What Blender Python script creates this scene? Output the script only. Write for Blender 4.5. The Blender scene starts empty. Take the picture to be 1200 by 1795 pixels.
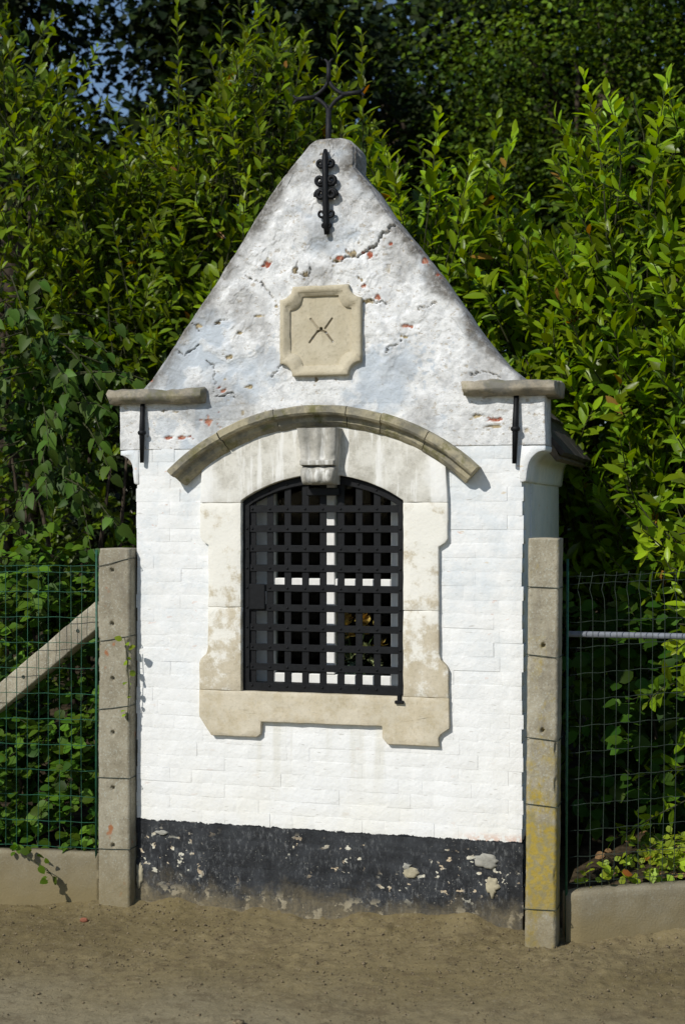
import bpy, math, random
import numpy as np
from mathutils import Vector, Matrix

random.seed(7)
rng = np.random.default_rng(11)
R = math.radians
scene = bpy.context.scene
col = scene.collection
PI = math.pi

# ------------------------------------------------------------------ camera
CAM = np.array([1.623, -5.435, 1.575])
YAW = R(15.81)
cd = bpy.data.cameras.new("camera")
cam = bpy.data.objects.new("camera", cd)
col.objects.link(cam)
cam.location = CAM
cam.rotation_euler = (R(90), 0, YAW)
cd.sensor_fit = 'VERTICAL'
cd.sensor_height = 36.0
cd.lens = 50.0
cd.clip_start = 0.05
cd.clip_end = 2000
cd.dof.use_dof = True
cd.dof.focus_distance = 5.6
cd.dof.aperture_fstop = 3.2
scene.camera = cam

# ------------------------------------------------------------------ light
SUN_EL, SUN_ROT = 38.0, 206.0           # sun over the viewer's left shoulder
world = bpy.data.worlds.new("World")
scene.world = world
world.use_nodes = True
wn = world.node_tree
wn.nodes.clear()
sky = wn.nodes.new('ShaderNodeTexSky')
sky.sky_type = 'NISHITA'
sky.sun_disc = False
sky.sun_elevation = R(SUN_EL)
sky.sun_rotation = R(SUN_ROT)
sky.air_density = 1.0
sky.dust_density = 0.3
sky.ozone_density = 2.5
bg = wn.nodes.new('ShaderNodeBackground')
bg.inputs[1].default_value = 0.10
wo = wn.nodes.new('ShaderNodeOutputWorld')
wn.links.new(sky.outputs[0], bg.inputs[0])
wn.links.new(bg.outputs[0], wo.inputs[0])

sd = bpy.data.lights.new("sun", 'SUN')
sd.energy = 4.0
sd.angle = R(0.53)
sd.color = (1.0, 0.965, 0.90)
sun = bpy.data.objects.new("sun", sd)
col.objects.link(sun)
sdir = Vector((math.sin(R(SUN_ROT)) * math.cos(R(SUN_EL)), math.cos(R(SUN_ROT)) * math.cos(R(SUN_EL)), math.sin(R(SUN_EL))))
sun.rotation_euler = sdir.to_track_quat('Z', 'Y').to_euler()
sun.location = sdir * 30

scene.view_settings.view_transform = 'Standard'
scene.view_settings.look = 'None'
scene.view_settings.exposure = 0.0
scene.view_settings.gamma = 1.0
scene.view_settings.use_curve_mapping = False

# ------------------------------------------------------------------ numpy noise
def _hash(ix, iy, iz, s):
    h = (ix * 374761393 + iy * 668265263 + iz * 2147483647 + s * 1274126177) & 0xffffffff
    h = ((h ^ (h >> 13)) * 1274126177) & 0xffffffff
    h = (h ^ (h >> 16)) & 0xffffff
    return h / float(0xffffff)

def vnoise(x, y, z=0.0, s=0):
    x, y, z = np.broadcast_arrays(np.asarray(x, float), np.asarray(y, float), np.asarray(z, float))
    xi, yi, zi = [np.floor(a).astype(np.int64) for a in (x, y, z)]
    fx, fy, fz = x - xi, y - yi, z - zi
    fx, fy, fz = [t * t * t * (t * (t * 6 - 15) + 10) for t in (fx, fy, fz)]
    r = 0
    for dx in (0, 1):
        for dy in (0, 1):
            for dz in (0, 1):
                w = (fx if dx else 1 - fx) * (fy if dy else 1 - fy) * (fz if dz else 1 - fz)
                r = r + w * _hash(xi + dx, yi + dy, zi + dz, s)
    return r * 2 - 1

def fbm(x, y, z=0.0, o=4, s=0, g=0.5):
    a, r, t = 1.0, 0, 0
    x, y, z = np.asarray(x, float), np.asarray(y, float), np.asarray(z, float)
    for i in range(o):
        r = r + a * vnoise(x * 2 ** i, y * 2 ** i, z * 2 ** i, s + i * 17)
        t += a
        a *= g
    return r / t

def sstep(a, b, x):
    t = np.clip((x - a) / (b - a), 0, 1)
    return t * t * (3 - 2 * t)

# ------------------------------------------------------------------ object helpers
def tag(o, label=None, cat=None, group=None, kind=None):
    if label: o['label'] = label
    if cat: o['category'] = cat
    if group: o['group'] = group
    if kind: o['kind'] = kind
    return o

def empty(name, loc=(0, 0, 0), parent=None):
    o = bpy.data.objects.new(name, None)
    o.empty_display_size = 0.1
    col.objects.link(o)
    if parent is not None: o.parent = parent
    else: o.location = loc
    return o

def link(name, me, parent=None):
    o = bpy.data.objects.new(name, me)
    col.objects.link(o)
    if parent is not None:
        o.parent = parent
    return o

def mesh_np(name, V, F, mat=None, smooth=True, attrs=None):
    """F: list of int arrays (n,3) or (n,4)."""
    me = bpy.data.meshes.new(name)
    V = np.asarray(V, np.float32)
    loops, starts, n = [], [], 0
    for f in F:
        f = np.asarray(f, np.int32)
        if len(f) == 0: continue
        k = f.shape[1]
        loops.append(f.ravel())
        starts.append(n + np.arange(len(f), dtype=np.int32) * k)
        n += f.size
    loops = np.concatenate(loops)
    starts = np.concatenate(starts)
    me.vertices.add(len(V))
    me.vertices.foreach_set('co', V.ravel())
    me.loops.add(len(loops))
    me.loops.foreach_set('vertex_index', loops)
    me.polygons.add(len(starts))
    me.polygons.foreach_set('loop_start', starts)
    me.update(calc_edges=True)
    me.validate()
    if smooth:
        me.polygons.foreach_set('use_smooth', np.ones(len(me.polygons), dtype=bool))
    if attrs:
        for an, (t, d) in attrs.items():
            a = me.attributes.new(an, t, 'POINT')
            if t == 'FLOAT': a.data.foreach_set('value', np.asarray(d, np.float32).ravel())
            else: a.data.foreach_set('color', np.asarray(d, np.float32).ravel())
    if mat: me.materials.append(mat)
    return me

class MB:
    def __init__(s):
        s.v, s.f = [], []
    def add(s, V, F):
        b = len(s.v)
        s.v.extend([tuple(map(float, p)) for p in V])
        s.f.extend([tuple(int(i) + b for i in f) for f in F])
    def box(s, x0, x1, y0, y1, z0, z1):
        s.add([(x0, y0, z0), (x1, y0, z0), (x1, y1, z0), (x0, y1, z0), (x0, y0, z1), (x1, y0, z1), (x1, y1, z1), (x0, y1, z1)],
              [(0, 3, 2, 1), (4, 5, 6, 7), (0, 1, 5, 4), (1, 2, 6, 5), (2, 3, 7, 6), (3, 0, 4, 7)])
    def tube(s, P, r, n=8, closed=False, cap=True):
        P = [Vector(p) for p in P]
        m = len(P)
        if not hasattr(r, '__len__'): r = [r] * m
        rings = []
        up = None
        for i in range(m):
            if closed: t = P[(i + 1) % m] - P[i - 1]
            else: t = P[min(i + 1, m - 1)] - P[max(i - 1, 0)]
            t.normalize()
            if up is None:
                up = Vector((0, 1, 0)) if abs(t.y) < 0.9 else Vector((1, 0, 0))
            a = (up - t * up.dot(t)).normalized()
            up = a
            b = t.cross(a)
            rings.append([P[i] + (a * math.cos(2 * PI * k / n) + b * math.sin(2 * PI * k / n)) * r[i] for k in range(n)])
        V = [p for ring in rings for p in ring]
        F = []
        for i in range(m if closed else m - 1):
            j = (i + 1) % m
            for k in range(n):
                F.append((i * n + k, i * n + (k + 1) % n, j * n + (k + 1) % n, j * n + k))
        if cap and not closed:
            F.append(tuple(range(n))[::-1])
            F.append(tuple((m - 1) * n + k for k in range(n)))
        s.add(V, F)
    def prism(s, poly, y0, y1):
        """poly in (x,z), extruded along y; front is y0."""
        n = len(poly)
        V = [(x, y0, z) for x, z in poly] + [(x, y1, z) for x, z in poly]
        F = [tuple(range(n)), tuple(range(2 * n - 1, n - 1, -1))]
        for i in range(n):
            j = (i + 1) % n
            F.append((i, i + n, j + n, j))
        s.add(V, F)
    def sphere(s, c, r, nu=8, nv=6, sc=(1, 1, 1)):
        V, F = [], []
        for j in range(nv + 1):
            ph = PI * j / nv
            for i in range(nu):
                t = 2 * PI * i / nu
                V.append((c[0] + r * sc[0] * math.sin(ph) * math.cos(t), c[1] + r * sc[1] * math.sin(ph) * math.sin(t), c[2] + r * sc[2] * math.cos(ph)))
        for j in range(nv):
            for i in range(nu):
                F.append((j * nu + i, (j + 1) * nu + i, (j + 1) * nu + (i + 1) % nu, j * nu + (i + 1) % nu))
        s.add(V, F)
    def build(s, name, mat, parent=None, smooth=False, bevel=0.0, seg=2, weighted=False):
        import bmesh
        me = bpy.data.meshes.new(name)
        me.from_pydata(s.v, [], s.f)
        me.update()
        bm = bmesh.new()
        bm.from_mesh(me)
        bmesh.ops.recalc_face_normals(bm, faces=bm.faces)
        if bevel > 0:
            ed = [e for e in bm.edges if len(e.link_faces) == 2 and e.calc_face_angle(0) > 0.35]
            bmesh.ops.bevel(bm, geom=ed, offset=bevel, segments=seg, affect='EDGES', profile=0.5)
        bm.to_mesh(me)
        bm.free()
        if smooth:
            for p in me.polygons: p.use_smooth = True
        me.materials.append(mat)
        return link(name, me, parent)

def roughen(o, cuts_len, amp, scale, seed=0, amp2=0.0):
    """subdivide an object's mesh and push its points by noise: worn stone, soft edges."""
    import bmesh
    me = o.data
    bm = bmesh.new()
    bm.from_mesh(me)
    for _ in range(6):
        ed = [e for e in bm.edges if e.calc_length() > cuts_len * 1.6]
        if not ed: break
        bmesh.ops.subdivide_edges(bm, edges=ed, cuts=1, use_grid_fill=True)
        bmesh.ops.triangulate(bm, faces=[f for f in bm.faces if len(f.verts) > 4])
    bm.normal_update()
    co = np.array([v.co[:] for v in bm.verts])
    no = np.array([v.normal[:] for v in bm.verts])
    d = fbm(co[:, 0] * scale, co[:, 1] * scale, co[:, 2] * scale, 3, seed) * amp
    if amp2: d = d + fbm(co[:, 0] * scale * 5, co[:, 1] * scale * 5, co[:, 2] * scale * 5, 2, seed + 5) * amp2
    co = co + no * d[:, None]
    for v, c in zip(bm.verts, co): v.co = c
    bm.to_mesh(me)
    bm.free()
    for p in me.polygons: p.use_smooth = True

# ------------------------------------------------------------------ material helpers
class NT:
    def __init__(s, name):
        s.m = bpy.data.materials.new(name)
        s.m.use_nodes = True
        s.t = s.m.node_tree
        s.t.nodes.clear()
        s.out = s.t.nodes.new('ShaderNodeOutputMaterial')
        s.geo = None
    def n(s, typ, ins=None, **props):
        nd = s.t.nodes.new('ShaderNode' + typ)
        for k, v in props.items(): setattr(nd, k, v)
        for k, v in (ins or {}).items(): s.set(nd.inputs[k], v)
        return nd
    def set(s, sock, v):
        if hasattr(v, 'is_linked') or hasattr(v, 'links'):
            s.t.links.new(v, sock)
        elif isinstance(v, (tuple, list)):
            sock.default_value = (*v, 1.0) if len(v) == 3 and sock.type == 'RGBA' else v
        else:
            sock.default_value = v
    def pos(s):
        if s.geo is None: s.geo = s.n('NewGeometry')
        return s.geo.outputs['Position']
    def xyz(s, vec=None):
        return s.n('SeparateXYZ', {0: vec if vec is not None else s.pos()}).outputs
    def noise(s, scale, detail=3, rough=0.55, vec=None, dist=0.0, sc=None):
        v = vec if vec is not None else s.pos()
        if sc: v = s.n('VectorMath', {0: v, 1: sc}, operation='MULTIPLY').outputs[0]
        return s.n('TexNoise', {'Vector': v, 'Scale': scale, 'Detail': detail, 'Roughness': rough, 'Distortion': dist}).outputs[0]
    def ramp(s, f, a, b, lo=0.0, hi=1.0):
        return s.n('MapRange', {0: f, 1: a, 2: b, 3: lo, 4: hi}, interpolation_type='SMOOTHSTEP').outputs[0]
    def math(s, op, a, b=0.0):
        return s.n('Math', {0: a, 1: b}, operation=op).outputs[0]
    def mix(s, f, a, b):
        nd = s.n('Mix', data_type='RGBA')
        s.set(nd.inputs[0], f); s.set(nd.inputs[6], a); s.set(nd.inputs[7], b)
        return nd.outputs[2]
    def bump(s, h, strength=0.3, dist=0.01, normal=None):
        nd = s.n('Bump', {'Strength': strength, 'Distance': dist, 'Height': h})
        if normal is not None: s.set(nd.inputs['Normal'], normal)
        return nd.outputs[0]
    def principled(s, color, rough=0.8, spec=0.3, normal=None, metal=0.0, **kw):
        nd = s.n('BsdfPrincipled')
        s.set(nd.inputs['Base Color'], color)
        s.set(nd.inputs['Roughness'], rough)
        s.set(nd.inputs['Specular IOR Level'], spec)
        s.set(nd.inputs['Metallic'], metal)
        if normal is not None: s.set(nd.inputs['Normal'], normal)
        return nd.outputs[0]
    def done(s, sh):
        s.t.links.new(sh, s.out.inputs[0])
        return s.m

def mat_limewash():
    t = NT('limewash_on_brick')
    x, y, z = t.xyz()
    big = t.noise(3.2, 5, 0.6)
    mid = t.noise(11, 5, 0.65)
    fine = t.noise(55, 4, 0.6)
    white = t.mix(t.ramp(mid, 0.35, 0.7), (0.73, 0.73, 0.71), (0.79, 0.79, 0.775))
    # creamy tone low down where old coats show through
    low = t.math('MULTIPLY', t.ramp(z, 0.75, 0.30), t.ramp(big, 0.35, 0.65))
    c = t.mix(t.math('MULTIPLY', low, 0.6), white, (0.76, 0.735, 0.65))
    # thin bluish grey coats, mostly higher on the wall
    hi = t.math('MULTIPLY', t.ramp(z, 0.6, 1.3), t.ramp(t.noise(4.0, 6, 0.72), 0.42, 0.64))
    c = t.mix(t.math('MULTIPLY', hi, 0.62), c, (0.56, 0.61, 0.64))
    # small worn spots down to brick and mortar
    sp = t.math('MULTIPLY', t.ramp(t.noise(26, 3, 0.6, sc=(0.6, 1, 1.3)), 0.655, 0.69), t.ramp(z, 0.6, 1.7, 0.25, 0.9))
    c = t.mix(sp, c, t.mix(t.ramp(t.noise(9, 2), 0.45, 0.55), (0.62, 0.55, 0.44), (0.66, 0.50, 0.43)))
    # grey drips below the sill
    drip = t.math('MULTIPLY', t.ramp(t.noise(14, 4, 0.6, sc=(1, 1, 0.07)), 0.5, 0.68),
                  t.math('MULTIPLY', t.ramp(z, 0.35, 0.66), t.ramp(t.math('ABSOLUTE', x), 0.5, 0.36)))
    c = t.mix(t.math('MULTIPLY', drip, 0.55), c, (0.62, 0.60, 0.52))
    # pinkish wear just above the plinth, right corner
    pk = t.math('MULTIPLY', t.math('MULTIPLY', t.ramp(z, 0.345, 0.31), t.ramp(x, 0.5, 0.66)), t.ramp(t.noise(38, 3), 0.42, 0.55))
    c = t.mix(t.math('MULTIPLY', pk, 0.7), c, (0.62, 0.40, 0.30))
    # ragged brush line of the black plinth paint
    c = t.mix(t.ramp(t.math('SUBTRACT', z, t.math('MULTIPLY', t.noise(16, 5, 0.75), 0.045)), 0.285, 0.2825), c, (0.018, 0.021, 0.025))
    # hairline dirt
    c = t.mix(t.math('MULTIPLY', t.ramp(t.noise(60, 3, 0.5, sc=(0.35, 1, 1.8)), 0.65, 0.72), 0.5), c, (0.36, 0.34, 0.30))
    h = t.math('ADD', t.math('MULTIPLY', fine, 0.35), mid)
    n = t.bump(h, 0.7, 0.008)
    return t.done(t.principled(c, 0.9, 0.2, n))

def mat_plaster():
    """thick flaking limewash of the gable; wear = painted-by-shape masks (brick, mortar, grime, thin blue coat)."""
    t = NT('flaking_limewash')
    a = t.n('VertexColor', layer_name='wear')
    sc = t.n('SeparateColor', {0: a.outputs[0]})
    br, mo, gr = sc.outputs[0], sc.outputs[1], sc.outputs[2]
    blue = a.outputs[1]
    mid = t.noise(16, 5, 0.65)
    c = t.mix(t.ramp(mid, 0.35, 0.7), (0.68, 0.68, 0.665), (0.80, 0.80, 0.79))
    c = t.mix(t.math('MULTIPLY', t.ramp(t.noise(24, 6, 0.75), 0.44, 0.64), 0.5), c, (0.38, 0.39, 0.395))
    c = t.mix(t.math('MULTIPLY', t.ramp(t.noise(38, 5, 0.7, sc=(1, 1, 1.6)), 0.585, 0.64), 0.7), c, (0.38, 0.32, 0.235))
    c = t.mix(blue, c, (0.45, 0.50, 0.55))
    c = t.mix(t.math('MULTIPLY', gr, t.ramp(t.noise(45, 4, 0.7), 0.25, 0.6, 0.5, 1.0)), c, (0.15, 0.14, 0.125))
    c = t.mix(mo, c, t.mix(t.ramp(t.noise(40, 3), 0.4, 0.6), (0.42, 0.34, 0.20), (0.22, 0.18, 0.12)))
    c = t.mix(br, c, t.mix(t.ramp(t.noise(60, 3), 0.4, 0.6), (0.30, 0.085, 0.05), (0.42, 0.22, 0.15)))
    c = t.mix(t.math('MULTIPLY', t.ramp(t.noise(70, 3, 0.5), 0.69, 0.75), 0.6), c, (0.32, 0.29, 0.25))
    n = t.bump(t.math('ADD', t.noise(90, 4, 0.7), mid), 0.6, 0.006)
    return t.done(t.principled(c, 0.92, 0.15, n))

def mat_tar():
    t = NT('black_tarred_paint')
    x, y, z = t.xyz()
    mid = t.noise(10, 5, 0.65)
    fine = t.noise(70, 4, 0.65)
    c = t.mix(t.ramp(mid, 0.35, 0.68), (0.011, 0.012, 0.014), (0.036, 0.039, 0.043))
    # scuffs showing old whitewash and mortar
    band = t.math('MULTIPLY', t.ramp(z, 0.01, 0.12), t.ramp(z, 0.295, 0.24))
    chip = t.math('MULTIPLY', t.ramp(t.noise(30, 3, 0.55, sc=(0.8, 1, 1.2)), 0.60, 0.625), t.ramp(t.noise(3.5, 2), 0.47, 0.55))
    chip = t.math('MULTIPLY', chip, band)
    c = t.mix(chip, c, t.mix(t.ramp(t.noise(16, 2), 0.45, 0.58), (0.60, 0.57, 0.46), (0.50, 0.40, 0.27)))
    c = t.mix(t.math('MULTIPLY', t.ramp(t.noise(70, 5, 0.75, sc=(1, 1, 0.45)), 0.50, 0.68), t.ramp(t.noise(5, 3), 0.35, 0.6, 0.15, 0.9)), c, (0.13, 0.135, 0.135))
    c = t.mix(t.math('MULTIPLY', t.ramp(t.noise(120, 3, 0.7), 0.64, 0.70), t.ramp(t.noise(6, 3), 0.45, 0.6)), c, (0.5, 0.48, 0.40))
    crumb = t.math('MULTIPLY', t.ramp(z, 0.06, 0.01), t.ramp(t.noise(15, 4, 0.65), 0.55, 0.61))
    c = t.mix(crumb, c, (0.33, 0.29, 0.205))
    c = t.mix(t.ramp(t.math('SUBTRACT', z, t.math('MULTIPLY', t.noise(16, 5, 0.75), 0.045)), 0.2825, 0.285), c, (0.80, 0.79, 0.74))
    # soil splashed up from the road
    spl = t.ramp(t.math('ADD', z, t.math('MULTIPLY', t.noise(7, 5, 0.7), 0.34)), 0.265, 0.10)
    c = t.mix(t.math('MULTIPLY', spl, t.ramp(fine, 0.25, 0.6, 0.55, 1.0)), c, (0.165, 0.135, 0.08))
    n = t.bump(t.math('ADD', t.math('MULTIPLY', fine, 0.5), mid), 0.6, 0.007)
    return t.done(t.principled(c, t.ramp(mid, 0.3, 0.7, 0.6, 0.85), 0.3, n))

def mat_stone(name, base, alt, white=0.0, grey=0.0, moss=0.0, zfade=None, streak=0.0, seed=0.0, edge_white=False, groove_shade=False):
    t = NT(name)
    x, y, z = t.xyz()
    v = t.n('VectorMath', {0: t.pos(), 1: (seed, seed * 1.7, seed * 0.6)}, operation='ADD').outputs[0]
    mid = t.noise(9, 5, 0.65, vec=v)
    fine = t.noise(80, 4, 0.6, vec=v)
    c = t.mix(t.ramp(mid, 0.3, 0.7), base, alt)
    c = t.mix(t.math('MULTIPLY', t.ramp(fine, 0.5, 0.7), 0.35), c, tuple(q * 0.6 for q in base))
    if groove_shade:
        c = t.mix(t.n('Attribute', attribute_name='groove_shade').outputs['Fac'], c, (0.10, 0.08, 0.05))  # dark colour along the carved lines paints in their groove shadow
    if grey:
        c = t.mix(t.math('MULTIPLY', t.ramp(t.noise(7, 5, 0.7, vec=v), 0.42, 0.6), grey), c, (0.15, 0.145, 0.125))
    if moss:
        c = t.mix(t.math('MULTIPLY', t.ramp(t.noise(13, 4, 0.7, vec=v), 0.5, 0.66), moss), c, (0.13, 0.125, 0.035))
    if white:
        f = t.math('ADD', t.noise(13, 6, 0.75, vec=v), 0.0)
        if zfade:
            f = t.math('ADD', f, t.ramp(z, zfade[0], zfade[1], -0.13, 0.09))
        c = t.mix(t.math('MULTIPLY', t.ramp(f, 0.40, 0.58), white), c, (0.78, 0.765, 0.70))
    if streak:
        s = t.ramp(t.noise(22, 4, 0.65, vec=v, sc=(1, 1, 0.09)), 0.5, 0.62)
        c = t.mix(t.math('MULTIPLY', s, streak), c, (0.74, 0.73, 0.69))
        if edge_white:
            e = t.ramp(t.math('ADD', t.math('ABSOLUTE', x), t.math('MULTIPLY', t.noise(9, 4, vec=v), 0.16)), 0.49, 0.56)
            c = t.mix(t.math('MULTIPLY', e, 0.9), c, (0.78, 0.775, 0.745))
    n = t.bump(t.math('ADD', t.math('MULTIPLY', fine, 0.6), mid), 0.5, 0.005)
    return t.done(t.principled(c, 0.9, 0.2, n))

def mat_concrete(name, lichen=0.0, soil=0.0, tone=1.0, rust=0.0):
    t = NT(name)
    x, y, z = t.xyz()
    mid = t.noise(10, 5, 0.65)
    fine = t.noise(130, 3, 0.6)
    c = t.mix(t.ramp(mid, 0.3, 0.7), (0.25 * tone, 0.22 * tone, 0.155 * tone), (0.37 * tone, 0.335 * tone, 0.25 * tone))
    c = t.mix(t.math('MULTIPLY', t.ramp(fine, 0.54, 0.68), 0.4), c, (0.50 * tone, 0.53 * tone, 0.47 * tone))
    c = t.mix(t.math('MULTIPLY', t.ramp(fine, 0.42, 0.30), 0.5), c, (0.13, 0.115, 0.09))
    c = t.mix(t.math('MULTIPLY', t.ramp(t.noise(5, 5, 0.7, sc=(1, 1, 0.3)), 0.5, 0.7), 0.6), c, (0.15, 0.13, 0.10))
    if rust:
        c = t.mix(t.math('MULTIPLY', t.ramp(t.noise(14, 2, 0.5), 0.66, 0.75), rust), c, (0.30, 0.11, 0.04))
    if lichen:
        f = t.math('ADD', t.noise(13, 5, 0.75, sc=(1, 1, 0.6)), t.math('ADD', t.ramp(z, 1.0, 0.15, -0.10, 0.13), t.ramp(z, 0.12, 0.03, 0, -0.15)))
        c = t.mix(t.math('MULTIPLY', t.ramp(f, 0.43, 0.64), lichen), c, t.mix(t.ramp(t.noise(45, 3), 0.4, 0.6), (0.34, 0.245, 0.03), (0.25, 0.21, 0.09)))
    if soil:
        s = t.ramp(t.math('ADD', z, t.math('MULTIPLY', t.noise(9, 4), 0.22)), 0.40, 0.06)
        c = t.mix(t.math('MULTIPLY', s, soil), c, (0.195, 0.156, 0.080))
    n = t.bump(t.math('ADD', fine, mid), 0.5, 0.004)
    return t.done(t.principled(c, 0.92, 0.2, n))

def mat_ground():
    t = NT('sandy_soil')
    x, y, z = t.xyz()
    big = t.noise(1.3, 5, 0.6)
    mid = t.noise(9, 6, 0.7)
    fine = t.noise(62, 6, 0.8)
    c = t.mix(t.ramp(big, 0.35, 0.65), (0.158, 0.124, 0.058), (0.212, 0.170, 0.088))
    # paler, smoother trodden strip toward the lane
    lane = t.math('MULTIPLY', t.ramp(t.math('ADD', y, t.math('MULTIPLY', t.noise(2.5, 4), 0.9)), -0.1, -0.9), 0.75)
    c = t.mix(lane, c, (0.268, 0.232, 0.150))
    c = t.mix(t.math('MULTIPLY', t.ramp(mid, 0.5, 0.66), 0.5), c, (0.105, 0.078, 0.044))
    c = t.mix(t.math('MULTIPLY', t.ramp(t.noise(30, 5, 0.7), 0.5, 0.68), 0.45), c, (0.10, 0.078, 0.045))
    c = t.mix(t.math('MULTIPLY', t.ramp(fine, 0.54, 0.66), 0.6), c, (0.27, 0.23, 0.155))
    c = t.mix(t.math('MULTIPLY', t.ramp(fine, 0.42, 0.33), 0.75), c, (0.070, 0.053, 0.030))
    n = t.bump(t.math('ADD', t.math('MULTIPLY', fine, 0.6), mid), 0.8, 0.012)
    return t.done(t.principled(c, 0.97, 0.1, n))

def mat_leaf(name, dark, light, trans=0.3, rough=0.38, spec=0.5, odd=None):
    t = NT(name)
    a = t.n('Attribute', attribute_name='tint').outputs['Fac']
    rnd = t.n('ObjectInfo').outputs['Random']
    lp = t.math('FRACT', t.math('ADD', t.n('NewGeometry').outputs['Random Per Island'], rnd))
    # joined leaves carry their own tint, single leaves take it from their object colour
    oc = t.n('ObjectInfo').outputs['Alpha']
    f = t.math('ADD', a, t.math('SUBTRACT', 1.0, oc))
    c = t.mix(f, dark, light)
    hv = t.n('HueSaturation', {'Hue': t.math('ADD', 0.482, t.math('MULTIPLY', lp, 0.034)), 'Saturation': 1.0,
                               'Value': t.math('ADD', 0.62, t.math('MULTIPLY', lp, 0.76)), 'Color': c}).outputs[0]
    if odd:
        hv = t.mix(t.ramp(lp, 0.994, 0.996), hv, odd)
    n = t.bump(t.noise(60, 2), 0.15, 0.004)
    p = t.principled(hv, rough, spec, n)
    tr = t.n('BsdfTranslucent', {'Color': t.n('HueSaturation', {'Hue': 0.485, 'Saturation': 1.15, 'Value': 1.6, 'Color': hv}).outputs[0]}).outputs[0]
    ms = t.n('MixShader', {0: trans})
    t.t.links.new(p, ms.inputs[1])
    t.t.links.new(tr, ms.inputs[2])
    return t.done(ms.outputs[0])

def mat_plain(name, c, rough=0.6, spec=0.4, metal=0.0, nscale=40, var=0.35, bump=0.25):
    t = NT(name)
    f = t.noise(nscale, 4, 0.6)
    cc = t.mix(t.ramp(f, 0.3, 0.7), tuple(q * (1 - var) for q in c), tuple(min(1, q * (1 + var)) for q in c))
    return t.done(t.principled(cc, rough, spec, t.bump(f, bump, 0.003), metal))

def mat_glass():
    t = NT('window_glass')
    gl = t.n('BsdfGlossy', {'Color': (1, 1, 1), 'Roughness': 0.02}).outputs[0]
    tr = t.n('BsdfTransparent', {'Color': (0.82, 0.86, 0.84)}).outputs[0]
    ms = t.n('MixShader', {0: t.n('Fresnel', {'IOR': 1.12}).outputs[0]})
    t.t.links.new(tr, ms.inputs[1])
    t.t.links.new(gl, ms.inputs[2])
    return t.done(ms.outputs[0])

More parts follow.
